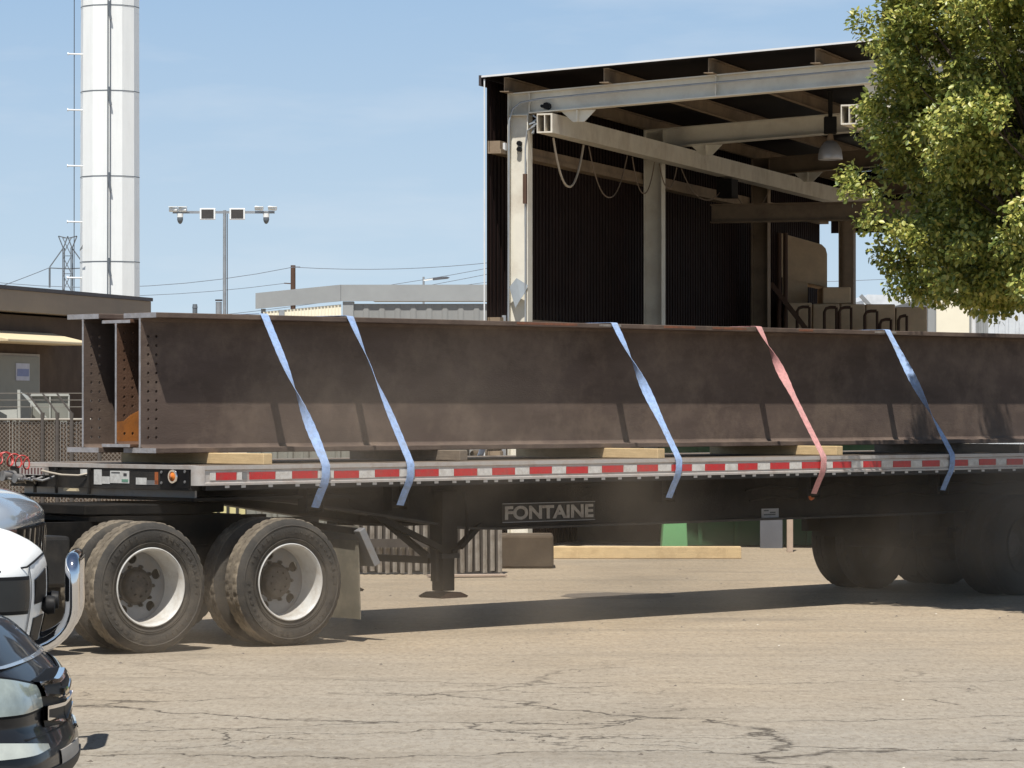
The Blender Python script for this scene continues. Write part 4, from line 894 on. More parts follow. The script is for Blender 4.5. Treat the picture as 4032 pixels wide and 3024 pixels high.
# ------------------------------------------------------------------ STEEL GIRDERS
def girder(w0, s0, s1, z0, z1, wd, label, web_m='beam', patch=None, holes=True, tf=.045):
    t = thing('steel_girder', label, 'steel beam', TR, TA, 'steel girders loaded on the trailer'); tw = .02
    def flange(za, zb, nm):
        b = MB(); b.box(s0 + .004, s1, w0 - wd / 2, w0 + wd / 2, za, zb); o = b.build(nm, web_m, t, bevel=.006)
        MB().box(s0, s0 + .0035, w0 - wd / 2 + .002, w0 + wd / 2 - .002, za + .002, zb - .002).build('cut_end', 'cut', o)
    flange(z0, z0 + tf, 'bottom_flange'); flange(z1 - tf, z1, 'top_flange')
    zb, zt = z0 + tf, z1 - tf; hs = []
    n = 12; pitch = .077; zst = zb + .085
    for cx in (.085, .172):
        for i in range(n): hs.append(circ(s0 + cx, zst + i * pitch, .0135, 8))
    b = MB(); b.holed([(s0 + .004, zb), (s0 + .3, zb), (s0 + .3, zt), (s0 + .004, zt)], hs, w0 - tw / 2, w0 + tw / 2, 'y'); web = b.build('web', web_m, t)
    b = MB(); b.box(s0 + .3, s1, w0 - tw / 2, w0 + tw / 2, zb, zt); b.build('web', web_m, t)
    MB().box(s0, s0 + .0035, w0 - tw / 2, w0 + tw / 2, zb, zt).build('cut_end', 'cut', web)
    # root fillets
    b = MB(); r = .028
    for sg in (-1, 1):
        for zz, sz in ((zb, 1), (zt, -1)):
            pl = [(w0 + sg * tw / 2, zz), (w0 + sg * (tw / 2 + r), zz), (w0 + sg * (tw / 2 + r * .3), zz + sz * r * .3), (w0 + sg * tw / 2, zz + sz * r)]
            b.prism(pl, s0 + .002, s1, 'x')
    b.build('root_fillet', web_m, t, smooth=50)
    if patch:
        zc = zb + patch; ww = w0 - tw / 2
        b = MB(); hs2 = [h for h in hs]; 
        b.holed([(s0 + .004, zb + .02), (s0 + .27, zb + .02), (s0 + .27, zc + .12), (s0 + .15, zc + .07), (s0 + .08, zc + .02), (s0 + .004, zc + .015)],
                [h for h in hs if max(p[1] for p in h) < zc - .01], ww - .0035, ww - .0005, 'y'); b.build('primer_patch', 'orange', web)
    return t
girder(1.015, -.34, 12.6, 1.578, 2.750, .43, 'nearest of three long dark steel girders strapped on the trailer deck')
girder(1.29, -.375, 12.4, 1.625, 2.705 - .01, .38, 'middle steel girder with an orange primer patch low on its end, nested between two others', 'beam_rust', patch=.17, tf=.03)
girder(1.68, -.42, 12.5, 1.578, 2.750, .43, 'farthest of the three long steel girders on the trailer deck')

t_ = bpy.data.objects['top_flange']; f0 = 1.0 - .20
M['mark_orange'] = mat('mark_orange', (.20, .075, .04), .7, 0, .3, 20, dirt=(.12, .07, .05), dirt_amt=.8, dscale=18); M['mark_white'] = mat('mark_white', (.24, .22, .20), .7, 0, .3, 20, dirt=(.12, .09, .07), dirt_amt=.8, dscale=14)
for a_, l_, m_ in ((3.9, .8, 'mark_orange'), (5.9, .45, 'mark_orange'), (6.6, .5, 'mark_orange'), (7.9, .22, 'mark_orange'), (5.0, .3, 'mark_white'), (9.1, .35, 'mark_white')):
    MB().box(a_, a_ + l_, f0 - .0015, f0 - .0002, 2.722, 2.744).build('paint_mark', m_, t_)
for z_, w_ in ((1.10, .50), (1.20, .55)):
    b = MB(); b.tube([(1.2 + .35 * i, w_, z_ - .05 * abs(math.sin(i * 1.1))) for i in range(16, 30)], .012, 6); b.build('air_hose', 'rubber_dark', tr, smooth=60)
# dunnage
dn = [('first', -.12 + .40, 'beside the trailer front'), ('second', 2.95, ''), ('third', 5.12, ''), ('fourth', 7.93, ''), ('fifth', 10.6, '')]
labs = ['bright timber bearer under the girders nearest the trailer front', 'short timber bearer under the girders just right of the second blue strap', 'pale timber bearer under the girders just left of the third blue strap', 'pale timber bearer right of the red strap under the girders', 'dusty timber bearer under the girders right of the last strap']
for (nm, s, _), lb, w0 in zip(dn, labs, (.10, .52, .12, .30, .05)):
    b = MB(); b.box(-.05, .05, w0, 1.98, 0, .092); o = b.build('timber_bearer', 'lumber' if nm in ('first', 'third', 'fourth') else 'old_lumber', bevel=.006); tag(o, lb, 'timber', 'timber bearers under the girders')
    o.location = Vector(TR) + Matrix.Rotation(TA, 3, 'Z') @ Vector((s, 0, DZ)); o.rotation_euler = (0, 0, TA + R(random.uniform(-1.2, 1.2)) * 0)
# straps
ST = [(.825, .84, .66, .85, 'blue_strap', 'leftmost blue webbing strap over the girders', 1), (1.80, 1.83, .35, .5, 'blue_strap', 'second blue webbing strap from the left over the girders', 2),
      (5.22, 5.2, .42, .75, 'blue_strap', 'middle blue webbing strap right of the lettered plate', 1), (7.31, 7.28, .28, .6, 'red_strap', 'faded red webbing strap over the girders', 1), (9.34, 9.30, .5, .9, 'blue_strap', 'rightmost blue webbing strap under the tree', -1)]
for sb_, st_, cen, wd_, mt, lb, sg in ST:
    root = thing('ratchet_strap', lb, 'strap', TR, TA, 'webbing straps holding the girders')
    # centre line
    keys = [((sb_ - .035, .085, 1.12), 0), ((sb_ - .022, .035, 1.24), 0), ((sb_ - .01, .0, 1.315), 0), ((sb_, -.010, DZ - .10), 0), ((sb_, -.012, DZ - .02), 0), ((sb_, .0, DZ + .012), 0)]
    A = Vector((sb_, .0, DZ + .012)); B = Vector((st_, .795, 2.757))
    pts = [Vector(k[0]) for k in keys[:-1]]; tw = [0.] * len(pts); N = 60
    for i in range(N + 1):
        t = i / N; pts.append(A.lerp(B, t)); u_ = min(max(((1 - t) - cen) / wd_ + .5, 0), 1); tw.append(sg * math.pi * (u_ * u_ * (3 - 2 * u_)) if sg != 2 else .85 * math.exp(-((1 - t - cen) / .22) ** 2))
    base_tw = tw[-1]; tw = [x for x in tw]
    pts += [Vector((st_, .82, 2.7605)), Vector((st_, 1.4, 2.761)), Vector((st_, 1.87, 2.7605)), Vector((st_, 1.89, 2.750)), Vector((st_, DW + .012, DZ)), Vector((st_, DW + .012, DZ - .2))]
    tw += [base_tw] * 6
    tw = [(t if i > 4 else tw[5]) for i, t in enumerate(tw)]
    vs = []
    for i, p in enumerate(pts):
        d = (pts[min(i + 1, len(pts) - 1)] - pts[max(i - 1, 0)]).normalized(); x = Vector((1, 0, 0)); x = (x - d * x.dot(d)).normalized(); y = d.cross(x)
        wv = x * math.cos(tw[i]) + y * math.sin(tw[i]); nv = d.cross(wv)
        hw = .042 + .0015 * math.sin(i * 1.7)
        for a, c in ((-1, -1), (1, -1), (1, 1), (-1, 1)): vs.append(p + wv * hw * a + nv * .0016 * c)
    fs = []
    for i in range(len(pts) - 1):
        for k in range(4): fs.append((i * 4 + k, i * 4 + (k + 1) % 4, i * 4 + 4 + (k + 1) % 4, i * 4 + 4 + k))
    b = MB(); b.add(vs, fs); b.build('webbing', mt, root, smooth=50)
    b = MB(); b.cyl((sb_ - .12, .12, 1.13), (sb_ + .05, .12, 1.13), .032, n=12); b.box(sb_ - .135, sb_ - .12, .08, .19, 1.08, 1.28); b.box(sb_ + .05, sb_ + .065, .08, .19, 1.08, 1.28); b.build('winch', 'chassis', root)

# ------------------------------------------------------------------ TRACTOR
TT = R(38); Z1 = 27.2
tc_ = thing('semi_tractor', 'dusty tractor unit with white steel drive wheels under the trailer front', 'truck', (PX(330, Z1) , Z1, 0), TT)
WB2 = 1.345
for i, s in enumerate((0, WB2)):
    make_wheel(tc_, (s, 0, .525), 0.0, phase=(.42 if i == 0 else .52))
    inner_tyre(tc_, (s, 0, .525), .34); inner_tyre(tc_, (s, 0, .525), 2.44 - .28); inner_tyre(tc_, (s, 0, .525), 2.44 - .62)
    MB().cyl((s, .3, .525), (s, 2.14, .525), .08, n=12).build('axle', 'chassis', tc_, smooth=40)
    b = MB(); b.lathe([(1.0, .05), (1.05, .2), (1.2, .24), (1.35, .2), (1.4, .05)], (s, 0, .525), 20, 'y'); b.build('differential', 'chassis', tc_, smooth=40)
for w_ in (.78, 1.58): MB().box(-4.2, 2.15, w_, w_ + .08, .78, 1.03).build('frame_rail', 'chassis', tc_)
b = MB(); b.box(-.1, 1.3, .70, 1.74, 1.031, 1.07); b.build('mounting_plate', 'chassis', tc_)
b = MB(); b.prism([(-.15, .80), (.75, .65), (.95, .75), (1.30, .95), (1.30, 1.10), (.80, 1.16), (.80, 1.28), (1.30, 1.34), (1.30, 1.49), (.95, 1.69), (.75, 1.79), (-.15, 1.64)], 1.08, 1.165, 'z'); b.build('fifth_wheel', 'chassis', tc_, bevel=.01)
for s in (-.35, .95, 1.75):
    MB().box(s, s + .1, .86, 1.58, .8, 1.0).build('cross_member', 'chassis', tc_)
b = MB(); b.bar((-.62, .90, .72), (.62 + WB2, .90, .62), .1, .09); b.build('leaf_spring', 'chassis', tc_)
b = MB(); b.box(.35, 1.0, .66, .76, .40, .82); b.build('brake_chamber', 'chassis', tc_, bevel=.03)
# mudflap and hanger
ms = WB2 + .70
b = MB(); b.box(ms + .0, ms + .012, .02, .62, .12, .90); fl = b.build('mudflap', 'flap', tc_); fl.rotation_euler = (0, R(-2), 0)
b = MB(); b.add([(0, 0, 0)], []) if False else b.bar((ms - .12, -.02, 1.02), (ms + .10, .02, .72), .15, .012, up=(1, 0, .7)); 
b = MB(); b.prism([(ms - .07, .93), (ms - .01, .96), (ms + .15, .66), (ms + .09, .63)], -.06, .58, 'y'); b.build('flap_bracket', 'steel', tc_, bevel=.006)
b = MB(); b.bar((ms - .05, .02, .93), (ms - .05, .8, .97), .05, .05); b.bar((ms - .05, .8, .97), (ms - .35, .8, 1.0), .05, .05); b.build('flap_hanger', 'chassis', tc_)
# fuel tank, fairing and cab (mostly outside the frame)
b = MB(); b.cyl((-2.5, .32, .58), (-1.05, .32, .58), .30, n=24); b.build('fuel_tank', 'chassis', tc_, smooth=40, bevel=.01)
b = MB(); b.box(-1.0, -.72, .05, .7, .55, .95); b.build('battery_box', 'black', tc_, bevel=.03)
b = MB(); b.prism([(-1.75, .75), (-1.75, 3.3), (-2.2, 3.7), (-3.6, 3.55), (-4.1, 2.6), (-4.3, 1.9), (-4.5, 1.8), (-4.5, .75)], .08, 2.36, 'y'); b.build('cab', 'tractor', tc_, bevel=.08)
MB().box(-3.9, -3.2, .06, .078, 1.9, 2.7).build('side_window', 'glass', tc_)
MB().box(-4.3, -1.8, .05, .4, .45, .74).build('side_step', 'black', tc_)

# ------------------------------------------------------------------ PARKED VEHICLES
def car_body(root, prof, W, mt, bow=.12, edge=.07, belt=1.1, tumble=.18, Lf=.9):
    ts = [-1, -.97, -.92, -.84, -.7, -.5, -.25, 0, .25, .5, .7, .84, .92, .97, 1]; vs = []; n = len(ts)
    for (x, z) in prof:
        wgt = max(0, min(1, (x + Lf) / Lf))
        for t in ts:
            e = max(0, (abs(t) - .7) / .3); xx = x - (bow * t * t + .22 * e ** 2.6) * wgt ** 1.2; tum = 1 - tumble * max(0, min(1, (z - belt) / .6))
            zz = z - (edge * e ** 3 + .03 * t * t) * max(0, min(1, (z - .45) / .45)); vs.append((xx, W * t * tum, zz))
    fs = [(i * n + j, i * n + j + 1, (i + 1) * n + j + 1, (i + 1) * n + j) for i in range(len(prof) - 1) for j in range(n - 1)]
    fs += [tuple(i * n for i in range(len(prof))), tuple(i * n + n - 1 for i in reversed(range(len(prof))))]
    b = MB(); b.add(vs, fs)
    fs = None
    return b.build('body', mt, root, smooth=32)
def interp(prof, sub=4):
    # Catmull-Rom through the nose points for a smooth bonnet
    P = [Vector((p[0], p[1], 0)) for p in prof]; outp = []
    for i in range(len(P) - 1):
        p0, p1, p2, p3 = P[max(i - 1, 0)], P[i], P[i + 1], P[min(i + 2, len(P) - 1)]
        for k in range(sub):
            t = k / sub; q = .5 * ((2 * p1) + (-p0 + p2) * t + (2 * p0 - 5 * p1 + 4 * p2 - p3) * t * t + (-p0 + 3 * p1 - 3 * p2 + p3) * t ** 3); outp.append((q.x, q.y))
    outp.append((P[-1].x, P[-1].y)); return outp
def simple_wheel(root, x, y0, y1, r):
    wv = bpy.data.objects.new('wheel', None); COL.objects.link(wv); wv.parent = root
    b = MB(); b.lathe([(y0 + .02, r * .62), (y0, r * .7), (y0, r * .92), (y0 + .03, r), (y1 - .03, r), (y1, r * .92), (y1, r * .6)], (x, 0, r), 40, 'y'); b.build('tyre', 'rubber_dark', wv, smooth=40)
    b = MB(); yy = y0 + .03 if y0 < 0 else y1 - .03
    b.lathe([(yy, .02), (yy, r * .25), (yy + .02, r * .6), (yy, r * .64)], (x, 0, r), 30, 'y'); b.build('rim', 'steel', wv, smooth=40)
def glasshouse(root, poly, W):
    for sg in (-1, 1):
        b = MB(); y = sg * W; b.prism(poly, y, y + sg * .012, 'y'); b.build('side_window', 'glass', root)
# --- black SUV
bk = thing('black_suv', 'glossy black SUV nose with chrome winged grille at the lower left', 'car', (PX(155, 16), 16, 0), R(0))
nose = [(-.16, .20), (-.03, .245), (0, .31), (-.005, .387), (-.03, .45), (-.055, .505), (-.064, .53), (-.064, .56), (-.066, .615), (-.085, .68), (-.13, .735), (-.20, .80), (-.30, .90), (-.42, .97), (-.75, 1.05), (-1.15, 1.10)]
prof = interp(nose, 3) + [(-1.75, 1.55), (-2.1, 1.66), (-3.2, 1.68), (-4.1, 1.5), (-4.45, 1.1), (-4.6, .9), (-4.62, .4), (-4.5, .22)]
car_body(bk, prof, .93, 'car_black', bow=.10, edge=.05, Lf=1.0)
def nose_x(y, W, bow, x, Lf=1.0):
    t = abs(y) / W; e = max(0, (t - .7) / .3); wgt = max(0, min(1, (x + Lf) / Lf)); return x - (bow * t * t + .22 * e ** 2.6) * wgt ** 1.2
def nx_at(prof, z):
    best = None
    for (a, c) in zip(prof[:-1], prof[1:]):
        if (a[1] - z) * (c[1] - z) <= 0 and a[1] != c[1]:
            x = a[0] + (c[0] - a[0]) * (z - a[1]) / (c[1] - a[1]); best = x if best is None else max(best, x)
    return best if best is not None else -.1
def front_patch(root, name, mt, prof, W, bow, y0, y1, zlo, zhi, off=.008, ny=10, nz_=5, Lf=1.0):
    """curved panel lying on the nose surface; zlo/zhi callables of t"""
    vs = []
    for i in range(ny + 1):
        t = i / ny; y = y0 + (y1 - y0) * t
        for k in range(nz_ + 1):
            z = zlo(t) + (zhi(t) - zlo(t)) * k / nz_; x = nose_x(y, W, bow, nx_at(prof, z), Lf)
            tt = abs(y) / W; e = max(0, (tt - .7) / .3); n = Vector((1, (1 if y > 0 else -1) * (.25 * tt + e * .9), 0)).normalized()
            vs.append(Vector((x, y, z - 0 * .03 * tt * tt)) + n * off)
    fs = [(i * (nz_ + 1) + k, (i + 1) * (nz_ + 1) + k, (i + 1) * (nz_ + 1) + k + 1, i * (nz_ + 1) + k + 1) for i in range(ny) for k in range(nz_)]
    b = MB(); b.add(vs, fs)
    back = [tuple(Vector(v) - Vector((off * .9, 0, 0))) for v in vs]; o_ = len(vs); per = [i * (nz_ + 1) for i in range(ny + 1)]; per2 = [i * (nz_ + 1) + nz_ for i in range(ny + 1)]
    b2 = [(per[i], per[i + 1], o_ + per[i + 1], o_ + per[i]) for i in range(ny)] + [(per2[i], o_ + per2[i], o_ + per2[i + 1], per2[i + 1]) for i in range(ny)]
    b = MB(); b.add(vs + back, fs + b2); return b.build(name, mt, root, smooth=40)
fp = lambda *a, **k: front_patch(bk, a[0], a[1], prof, .93, .10, *a[2:], **k)
for sg in (-1, 1):
    fp('headlight', 'lens', sg * .86, sg * .44, lambda t: .585 + .01 * t, lambda t: .765 - .07 * t, off=.012)
    fp('fog_lamp', 'lens_w', sg * .90, sg * .50, lambda t: .395 + .02 * t, lambda t: .475 - .04 * t, off=.012)
fp('grille', 'mesh_blk', -.43, .43, lambda t: .485 + .02 * abs(2 * t - 1), lambda t: .735 - .02 * abs(2 * t - 1), off=.010)
fp('lower_grille', 'plastic', -.80, .80, lambda t: .24, lambda t: .32, off=.010)
for z in (.675, .565):
    for sg in (-1, 1):
        fp('grille_wing', 'plastic', sg * .42, sg * .01, lambda t, z=z: z - .020 - .045 * t, lambda t, z=z: z + .020 - .018 * t, off=.030)
        fp('chrome_wing', 'chrome', sg * .43, sg * .0, lambda t, z=z: z + .018 - .018 * t, lambda t, z=z: z + .034 - .018 * t, off=.036)
        fp('chrome_wing', 'chrome', sg * .43, sg * .0, lambda t, z=z: z - .032 - .045 * t, lambda t, z=z: z - .018 - .045 * t, off=.036)
        fp('chrome_wing', 'chrome', sg * .44, sg * .42, lambda t, z=z: z - .030, lambda t, z=z: z + .032, off=.036, ny=2)
fp('badge', 'chrome', -.07, .07, lambda t: .605, lambda t: .650, off=.05)
fp('bonnet_reflection', 'car_silver', -.8, .8, lambda t: .786, lambda t: .797, off=.008)  # silver strip paints the blue reflection along the bonnet edge
fp('panel_gap', 'plastic', -.88, .88, lambda t: .470, lambda t: .476, off=.004)
fp('lip_reflection', 'lip', -.30, .30, lambda t: .26, lambda t: .385, off=.006)  # beige patch paints a pale reflection on the lower lip
for sg in (-1, 1): fp('lamp_housing', 'mesh_blk', sg * .88, sg * .44, lambda t: .572 + .01 * t, lambda t: .778 - .07 * t, off=.008)
glasshouse(bk, [(-1.35, 1.12), (-1.9, 1.5), (-3.2, 1.52), (-3.9, 1.2)], .80)
for x in (-.85, -3.65):
    for sg in (-1, 1): simple_wheel(bk, x, *( (-.95, -.72) if sg < 0 else (.72, .95)), .36)
bk.location.x += .0
# --- white pickup
wt = thing('white_pickup', 'white pickup truck nose with dark mesh grille openings and chrome bull bar', 'pickup truck', (PX(100, 19.6), 19.6, 0), R(5))
nose = [(-.22, .42), (-.10, .45), (-.06, .52), (-.045, .637), (-.02, .75), (0, .875), (.002, .98), (-.004, 1.06), (-.03, 1.127), (-.07, 1.165), (-.14, 1.206), (-.28, 1.259), (-.6, 1.31), (-1.35, 1.36)]
profw = interp(nose, 3) + [(-2.0, 1.83), (-2.3, 1.9), (-3.9, 1.9), (-4.1, 1.32), (-5.7, 1.30), (-5.75, .6), (-5.7, .5)]
car_body(wt, profw, .98, 'car_white', bow=.10, edge=.06, belt=1.35)
fw = lambda *a, **k: front_patch(wt, a[0], a[1], profw, .98, .10, *a[2:], **k)
for sg in (-1, 1):
    fw('grille_opening', 'mesh_blk', sg * .60, sg * .13, lambda t: .864, lambda t: 1.00 + .045 * t, off=.006)
    fw('grille_opening', 'mesh_blk', sg * .57, sg * .13, lambda t: .642, lambda t: .785, off=.006)
    fw('panel_gap', 'plastic', sg * .715, sg * .70, lambda t: .64, lambda t: 1.08, off=.004, ny=2)
    fw('headlight', 'plastic', sg * .965, sg * .75, lambda t: .82, lambda t: 1.03, off=.008)
    fw('headlight_lens', 'glass', sg * .95, sg * .77, lambda t: .84, lambda t: 1.01, off=.016)
fw('bonnet_gap', 'plastic', -.93, .93, lambda t: 1.112 - .06 * abs(2 * t - 1) ** 2, lambda t: 1.122 - .06 * abs(2 * t - 1) ** 2, off=.003)
fw('bumper', 'plastic', -.93, .93, lambda t: .46, lambda t: .625, off=.03)
glasshouse(wt, [(-1.5, 1.40), (-2.05, 1.76), (-3.8, 1.78), (-3.85, 1.42)], .86)
for x in (-1.0, -4.6):
    for sg in (-1, 1): simple_wheel(wt, x, *( (-.98, -.72) if sg < 0 else (.72, .98)), .39)
# bull bar
bbp = []
yb = -.38; xb_ = .165
for a in range(0, 91, 10): bbp.append((xb_ - .27 + .27 * math.sin(R(a)), yb, .60 + .24 - .24 * math.cos(R(a)) - .0))
side = [(-.10, yb, .605)] + bbp[1:] + [(xb_, yb, .95), (xb_, yb, 1.02)]
top_ = [(xb_, yb + .10 - .10 * math.cos(R(a)), 1.02 + .08 * math.sin(R(a))) for a in range(15, 91, 15)]
path = side + top_; mir = [(p[0], -p[1], p[2]) for p in reversed(path)]
b = MB(); b.tube(path + mir, .042, 20); b.build('bull_bar', 'chrome', wt, smooth=60)
b = MB(); b.tube([(xb_ - .02, yb, .80), (xb_ - .01, 0, .80), (xb_ - .02, -yb, .80)], .028, 14); b.build('bull_bar_tube', 'chrome', wt, smooth=60)
for sg in (-1, 1):
    b = MB(); b.lathe([(.0, .0), (.012, .035), (.01, .05), (-.03, .055), (-.06, .035), (-.07, 0)], (.05, sg * .24, .84), 24, 'x'); b.build('driving_lamp', 'plastic', wt, smooth=50)
# --- silver truck
sv = thing('silver_pickup', 'silver blue pickup bonnet behind the white pickup at the left edge', 'pickup truck', (PX(80, 23), 23, 0), 0)
nose = [(-.2, .45), (-.06, .5), (-.05, .7), (-.03, .9), (-.02, 1.1), (-.012, 1.17), (0, 1.19), (-.006, 1.25), (-.03, 1.29), (-.08, 1.33), (-.2, 1.385), (-.42, 1.43), (-.9, 1.46), (-1.4, 1.48)]
profs = interp(nose, 3) + [(-2.0, 1.93), (-2.3, 2.0), (-3.6, 2.0), (-3.8, 1.42), (-5.0, 1.40), (-5.05, .6), (-5.0, .5)]
car_body(sv, profs, .98, 'car_silver', bow=.08, edge=.07, belt=1.45)
fs_ = lambda *a, **k: front_patch(sv, a[0], a[1], profs, .98, .08, *a[2:], **k)
fs_('grille', 'mesh_blk', -.62, .62, lambda t: .72, lambda t: 1.165, off=.01)
for k in range(7): y = -.54 + .18 * k; fs_('grille_bar', 'chrome', y, y + .05, lambda t: .73, lambda t: 1.155, off=.03, ny=2)
for sg in (-1, 1):
    fs_('headlight', 'maroon', sg * .95, sg * .66, lambda t: .92, lambda t: 1.16, off=.012)
fs_('bumper', 'chrome', -.93, .93, lambda t: .5, lambda t: .68, off=.05)
glasshouse(sv, [(-1.55, 1.50), (-2.05, 1.86), (-3.5, 1.88), (-3.55, 1.52)], .86)
for x in (-1.0, -4.1):
    for sg in (-1, 1): simple_wheel(sv, x, *( (-.98, -.72) if sg < 0 else (.72, .98)), .40)

# ------------------------------------------------------------------ TREE
def leaf_mat():
    m = bpy.data.materials.new('leaves'); m.use_nodes = True; n = m.node_tree; b = n.nodes['Principled BSDF']; L = n.links.new
    g = n.nodes.new('ShaderNodeNewGeometry'); r = n.nodes.new('ShaderNodeValToRGB'); e = r.color_ramp.elements
    e[0].position = 0; e[0].color = (.09, .13, .03, 1); e[1].position = 1; e[1].color = (.50, .43, .12, 1)
    for p, c in ((.35, (.21, .25, .055)), (.65, (.36, .37, .085)), (.88, (.42, .42, .10))): q = e.new(p); q.color = (*c, 1)
    L(g.outputs['Random Per Island'], r.inputs['Fac']); L(r.outputs['Color'], b.inputs['Base Color']); b.inputs['Roughness'].default_value = .42
    t = n.nodes.new('ShaderNodeBsdfTranslucent'); hs = n.nodes.new('ShaderNodeHueSaturation'); hs.inputs['Value'].default_value = 1.5; L(r.outputs['Color'], hs.inputs['Color']); L(hs.outputs[0], t.inputs['Color'])
    mx_ = n.nodes.new('ShaderNodeMixShader'); mx_.inputs[0].default_value = .2; L(b.outputs[0], mx_.inputs[1]); L(t.outputs[0], mx_.inputs[2]); L(mx_.outputs[0], n.nodes['Material Output'].inputs['Surface'])
    return m
M['leaf'] = leaf_mat()
YTr = 32.6
tree = thing('leafy_tree', 'dense yellow green broadleaf tree overhanging the rear of the trailer at right', 'tree', (PX(2330, YTr), YTr, 0))
CC = Vector((-.05, 0, PZ(235, YTr))); RX, RY, RZ = 1.90, 2.0, 2.05
clumps = []
def inell():
    v = Vector(rng.normal(size=3)); v.normalize(); lob = 1 + .10 * math.sin(3.1 * math.atan2(v.x, v.y) + 1.3) + .09 * math.sin(4.3 * v.z + 2 * v.x)
    return v, lob
for _ in range(125):
    v, lob = inell(); rad = random.uniform(.80, 1.0); c0_ = Vector((v.x * RX * rad * lob, v.y * RY * rad * lob, v.z * RZ * rad * lob))
    if c0_.z < -1.35 and c0_.x < -.9: continue
    for k in range(5): clumps.append(c0_ + Vector(rng.normal(size=3) * np.array([.17, .17, .14])))
for _ in range(280):
    v, lob = inell(); rad = random.uniform(.35, .92); clumps.append(Vector((v.x * RX * rad * lob, v.y * RY * rad * lob, v.z * RZ * rad * lob)))
while len(clumps) > 880: clumps.pop()
NB = len(clumps)
# hanging lower fringe seen against the sky
for (px, py) in ((1835, 60), (1810, 395), (1800, 430), (1835, 500), (1870, 200), (1880, 130), (1850, 300), (1900, 30), (1875, 560), (1910, 600), (1950, 645), (1990, 660), (2040, 660), (2090, 690), (2130, 700), (2180, 675), (2210, 640), (2000, 620), (1960, 590), (2060, 620), (2110, 640), (1845, 250), (1860, 450)):
    clumps.append(Vector((PX(px, YTr) - tree.location.x + .16, random.uniform(-.5, .3), PZ(py, YTr) + .08)) - CC)
for _ in range(70): clumps.append(Vector((PX(random.uniform(1925, 2420), YTr) - tree.location.x, random.uniform(-.9, .9), PZ(random.uniform(450, 668), YTr))) - CC)
base = np.array([(0, 0, 0), (.32, .20, .03), (.68, .19, .0), (1.0, 0, -.10), (.68, -.19, .0), (.32, -.20, .03)], float)
zmin = PZ(676, YTr) + .12; VV = []
nrmz = lambda a: a / (np.linalg.norm(a, axis=1)[:, None] + 1e-9)
for ci, c in enumerate(clumps):
    big = ci < NB; n = int(rng.integers(230, 300)) if big else 165; cr = rng.uniform(.17, .27) if big else .18
    cent = np.array(c + CC)
    if cent[2] < zmin: cent[2] = zmin + rng.uniform(0, .35)
    outw = np.array(c) / (np.linalg.norm(np.array(c)) + 1e-6)
    off = nrmz(rng.normal(size=(n, 3))) * (rng.random(n) ** .5)[:, None] * cr * np.array([1, 1, .8])
    d = nrmz(off / cr * .5 + outw * .5 + rng.normal(size=(n, 3)) * .8 + np.array([0, 0, -.2]))
    up_ = np.array([0, 0, 1.]) + outw * .6 + rng.normal(size=(n, 3)) * .5
    s_ = nrmz(np.cross(up_, d)); nr = np.cross(d, s_); ln = rng.uniform(.036, .072, n)[:, None, None]; wv = rng.uniform(1.15, 1.7, n)[:, None, None]
    P_ = (cent + off)[:, None, :] + (base[None, :, 0:1] * d[:, None, :] + base[None, :, 1:2] * wv * s_[:, None, :] + base[None, :, 2:3] * nr[:, None, :]) * ln
    VV.append(P_.reshape(-1, 3))
VV = np.concatenate(VV); nlf = len(VV) // 6; ii = np.arange(nlf) * 6
V = VV.tolist(); Fc = np.concatenate([np.stack([ii, ii + 1, ii + 2, ii + 3], 1), np.stack([ii, ii + 3, ii + 4, ii + 5], 1)]).tolist()
print('leaves', nlf)
me = bpy.data.meshes.new('crown'); me.from_pydata(V, [], Fc); me.materials.append(M['leaf']); crown = bpy.data.objects.new('crown', me); COL.objects.link(crown); crown.parent = tree; crown['kind'] = 'stuff'
b = MB(); trunk_path = [(.0, 0, 0), (.05, .02, 1.0), (.0, .0, 2.0), (-.05, .0, 3.0), (-.05, 0, 4.2)]
for i in range(4): b.cyl(trunk_path[i], trunk_path[i + 1], .17 - .03 * i, .14 - .03 * i, n=12)
b.build('trunk', 'bark', tree, smooth=50)
b = MB()
for ci in range(0, NB, 7):
    c = clumps[ci] + CC; st = Vector((-.03, 0, 2.3 + random.random() * 1.4)); mid = st.lerp(c, .5) + Vector((random.uniform(-.15, .15), random.uniform(-.15, .15), .15)); b.cyl(st, mid, .024, .014, n=6); b.cyl(mid, c, .014, .005, n=6)
b.build('branches', 'bark', tree, smooth=50)

# ------------------------------------------------------------------ loose debris
for nm, mt, cnt, lo, hi in (('pale_gravel', 'stone', 12, .007, .015), ('dark_gravel', 'stone_d', 130, .006, .017)):
    b = MB()
    for _ in range(cnt):
        Y = random.uniform(18.5, 42); X_ = random.uniform(-.16, .17) * Y; r = random.uniform(lo, hi)
        p = [(X_ + r * 1.6 * random.uniform(.6, 1) * math.cos(a), Y + r * random.uniform(.6, 1) * 1.3 * math.sin(a), 0) for a in (0, 1.2, 2.3, 3.6, 5.0)]
        b.add(p + [(X_ + r * .2, Y, r * .8)], [(0, 1, 5), (1, 2, 5), (2, 3, 5), (3, 4, 5), (4, 0, 5)])
    b.build(nm, mt, kind='stuff')

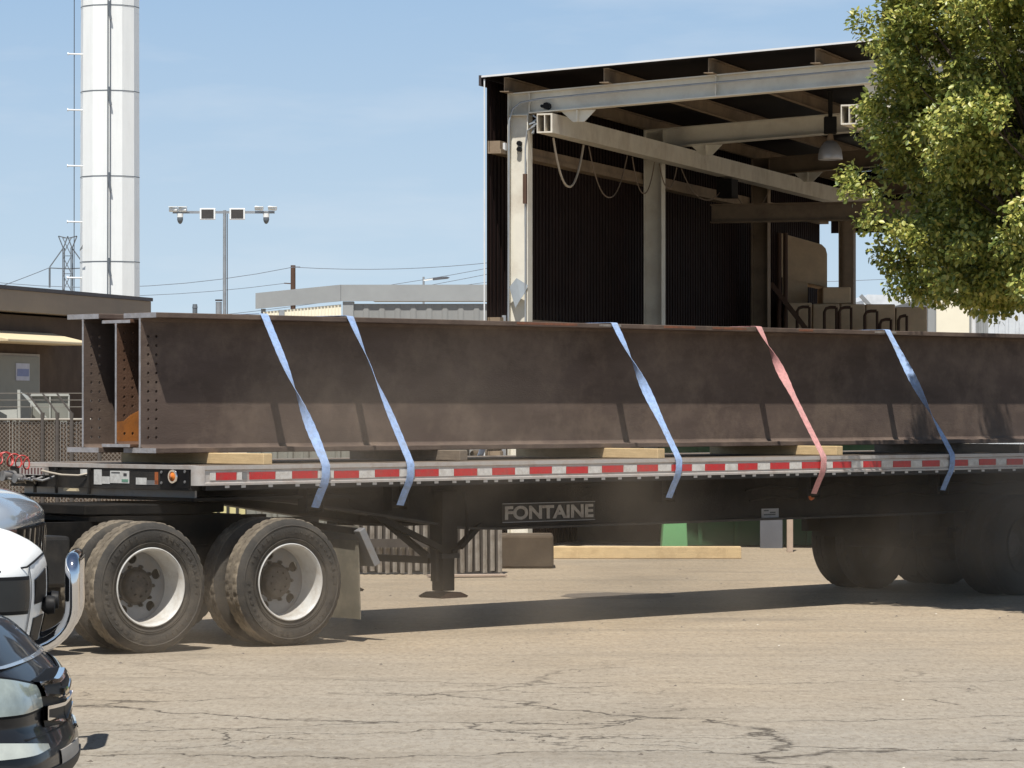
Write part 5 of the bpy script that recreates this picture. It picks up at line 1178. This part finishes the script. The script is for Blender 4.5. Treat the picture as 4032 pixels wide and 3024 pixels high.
# ------------------------------------------------------------------ dust raised by the wheels
def dust(name, c, r, dens, sc, seed):
    m = bpy.data.materials.new(name); m.use_nodes = True; n = m.node_tree; n.nodes.clear(); L = n.links.new
    o_ = n.nodes.new('ShaderNodeOutputMaterial'); pv = n.nodes.new('ShaderNodeVolumePrincipled'); pv.inputs['Color'].default_value = (.74, .63, .50, 1); pv.inputs['Anisotropy'].default_value = .15
    t = n.nodes.new('ShaderNodeTexCoord'); ln = n.nodes.new('ShaderNodeVectorMath'); ln.operation = 'LENGTH'; L(t.outputs['Object'], ln.inputs[0])
    f = n.nodes.new('ShaderNodeMapRange'); f.interpolation_type = 'SMOOTHSTEP'; f.inputs['From Min'].default_value = 1.0; f.inputs['From Max'].default_value = .25; L(ln.outputs['Value'], f.inputs['Value'])
    g = n.nodes.new('ShaderNodeNewGeometry'); nz_ = n.nodes.new('ShaderNodeTexNoise'); nz_.inputs['Scale'].default_value = sc; nz_.inputs['Detail'].default_value = 4
    mp_ = n.nodes.new('ShaderNodeMapping'); mp_.inputs['Location'].default_value = (seed, seed * .7, 0); L(g.outputs['Position'], mp_.inputs['Vector']); L(mp_.outputs[0], nz_.inputs['Vector'])
    rr = n.nodes.new('ShaderNodeMapRange'); rr.inputs['From Min'].default_value = .40; rr.inputs['From Max'].default_value = .68; L(nz_.outputs['Fac'], rr.inputs['Value'])
    a = n.nodes.new('ShaderNodeMath'); a.operation = 'MULTIPLY'; L(f.outputs[0], a.inputs[0]); L(rr.outputs[0], a.inputs[1]); d = n.nodes.new('ShaderNodeMath'); d.operation = 'MULTIPLY'; d.inputs[1].default_value = dens; L(a.outputs[0], d.inputs[0])
    L(d.outputs[0], pv.inputs['Density']); L(pv.outputs[0], o_.inputs['Volume'])
    bm = bmesh.new(); bmesh.ops.create_icosphere(bm, subdivisions=3, radius=1); me = bpy.data.meshes.new(name); bm.to_mesh(me); bm.free(); me.materials.append(m)
    o = bpy.data.objects.new(name, me); COL.objects.link(o); o.location = c; o.scale = r; o.rotation_euler = (0, 0, TA); o['kind'] = 'stuff'; return o
dust('dust_cloud', (-.2, 29.2, 1.3), (5.2, 1.6, 1.7), .12, .75, 0)
dust('dust_cloud', (-2.2, 27.5, .3), (2.9, .9, .75), .33, 1.6, 3)
dust('dust_cloud', (1.2, 32.2, .2), (6.5, 1.6, .8), .22, .8, 5)
dust('dust_cloud', (5.3, 35.2, .7), (3.6, 1.9, 1.5), .30, .8, 9)
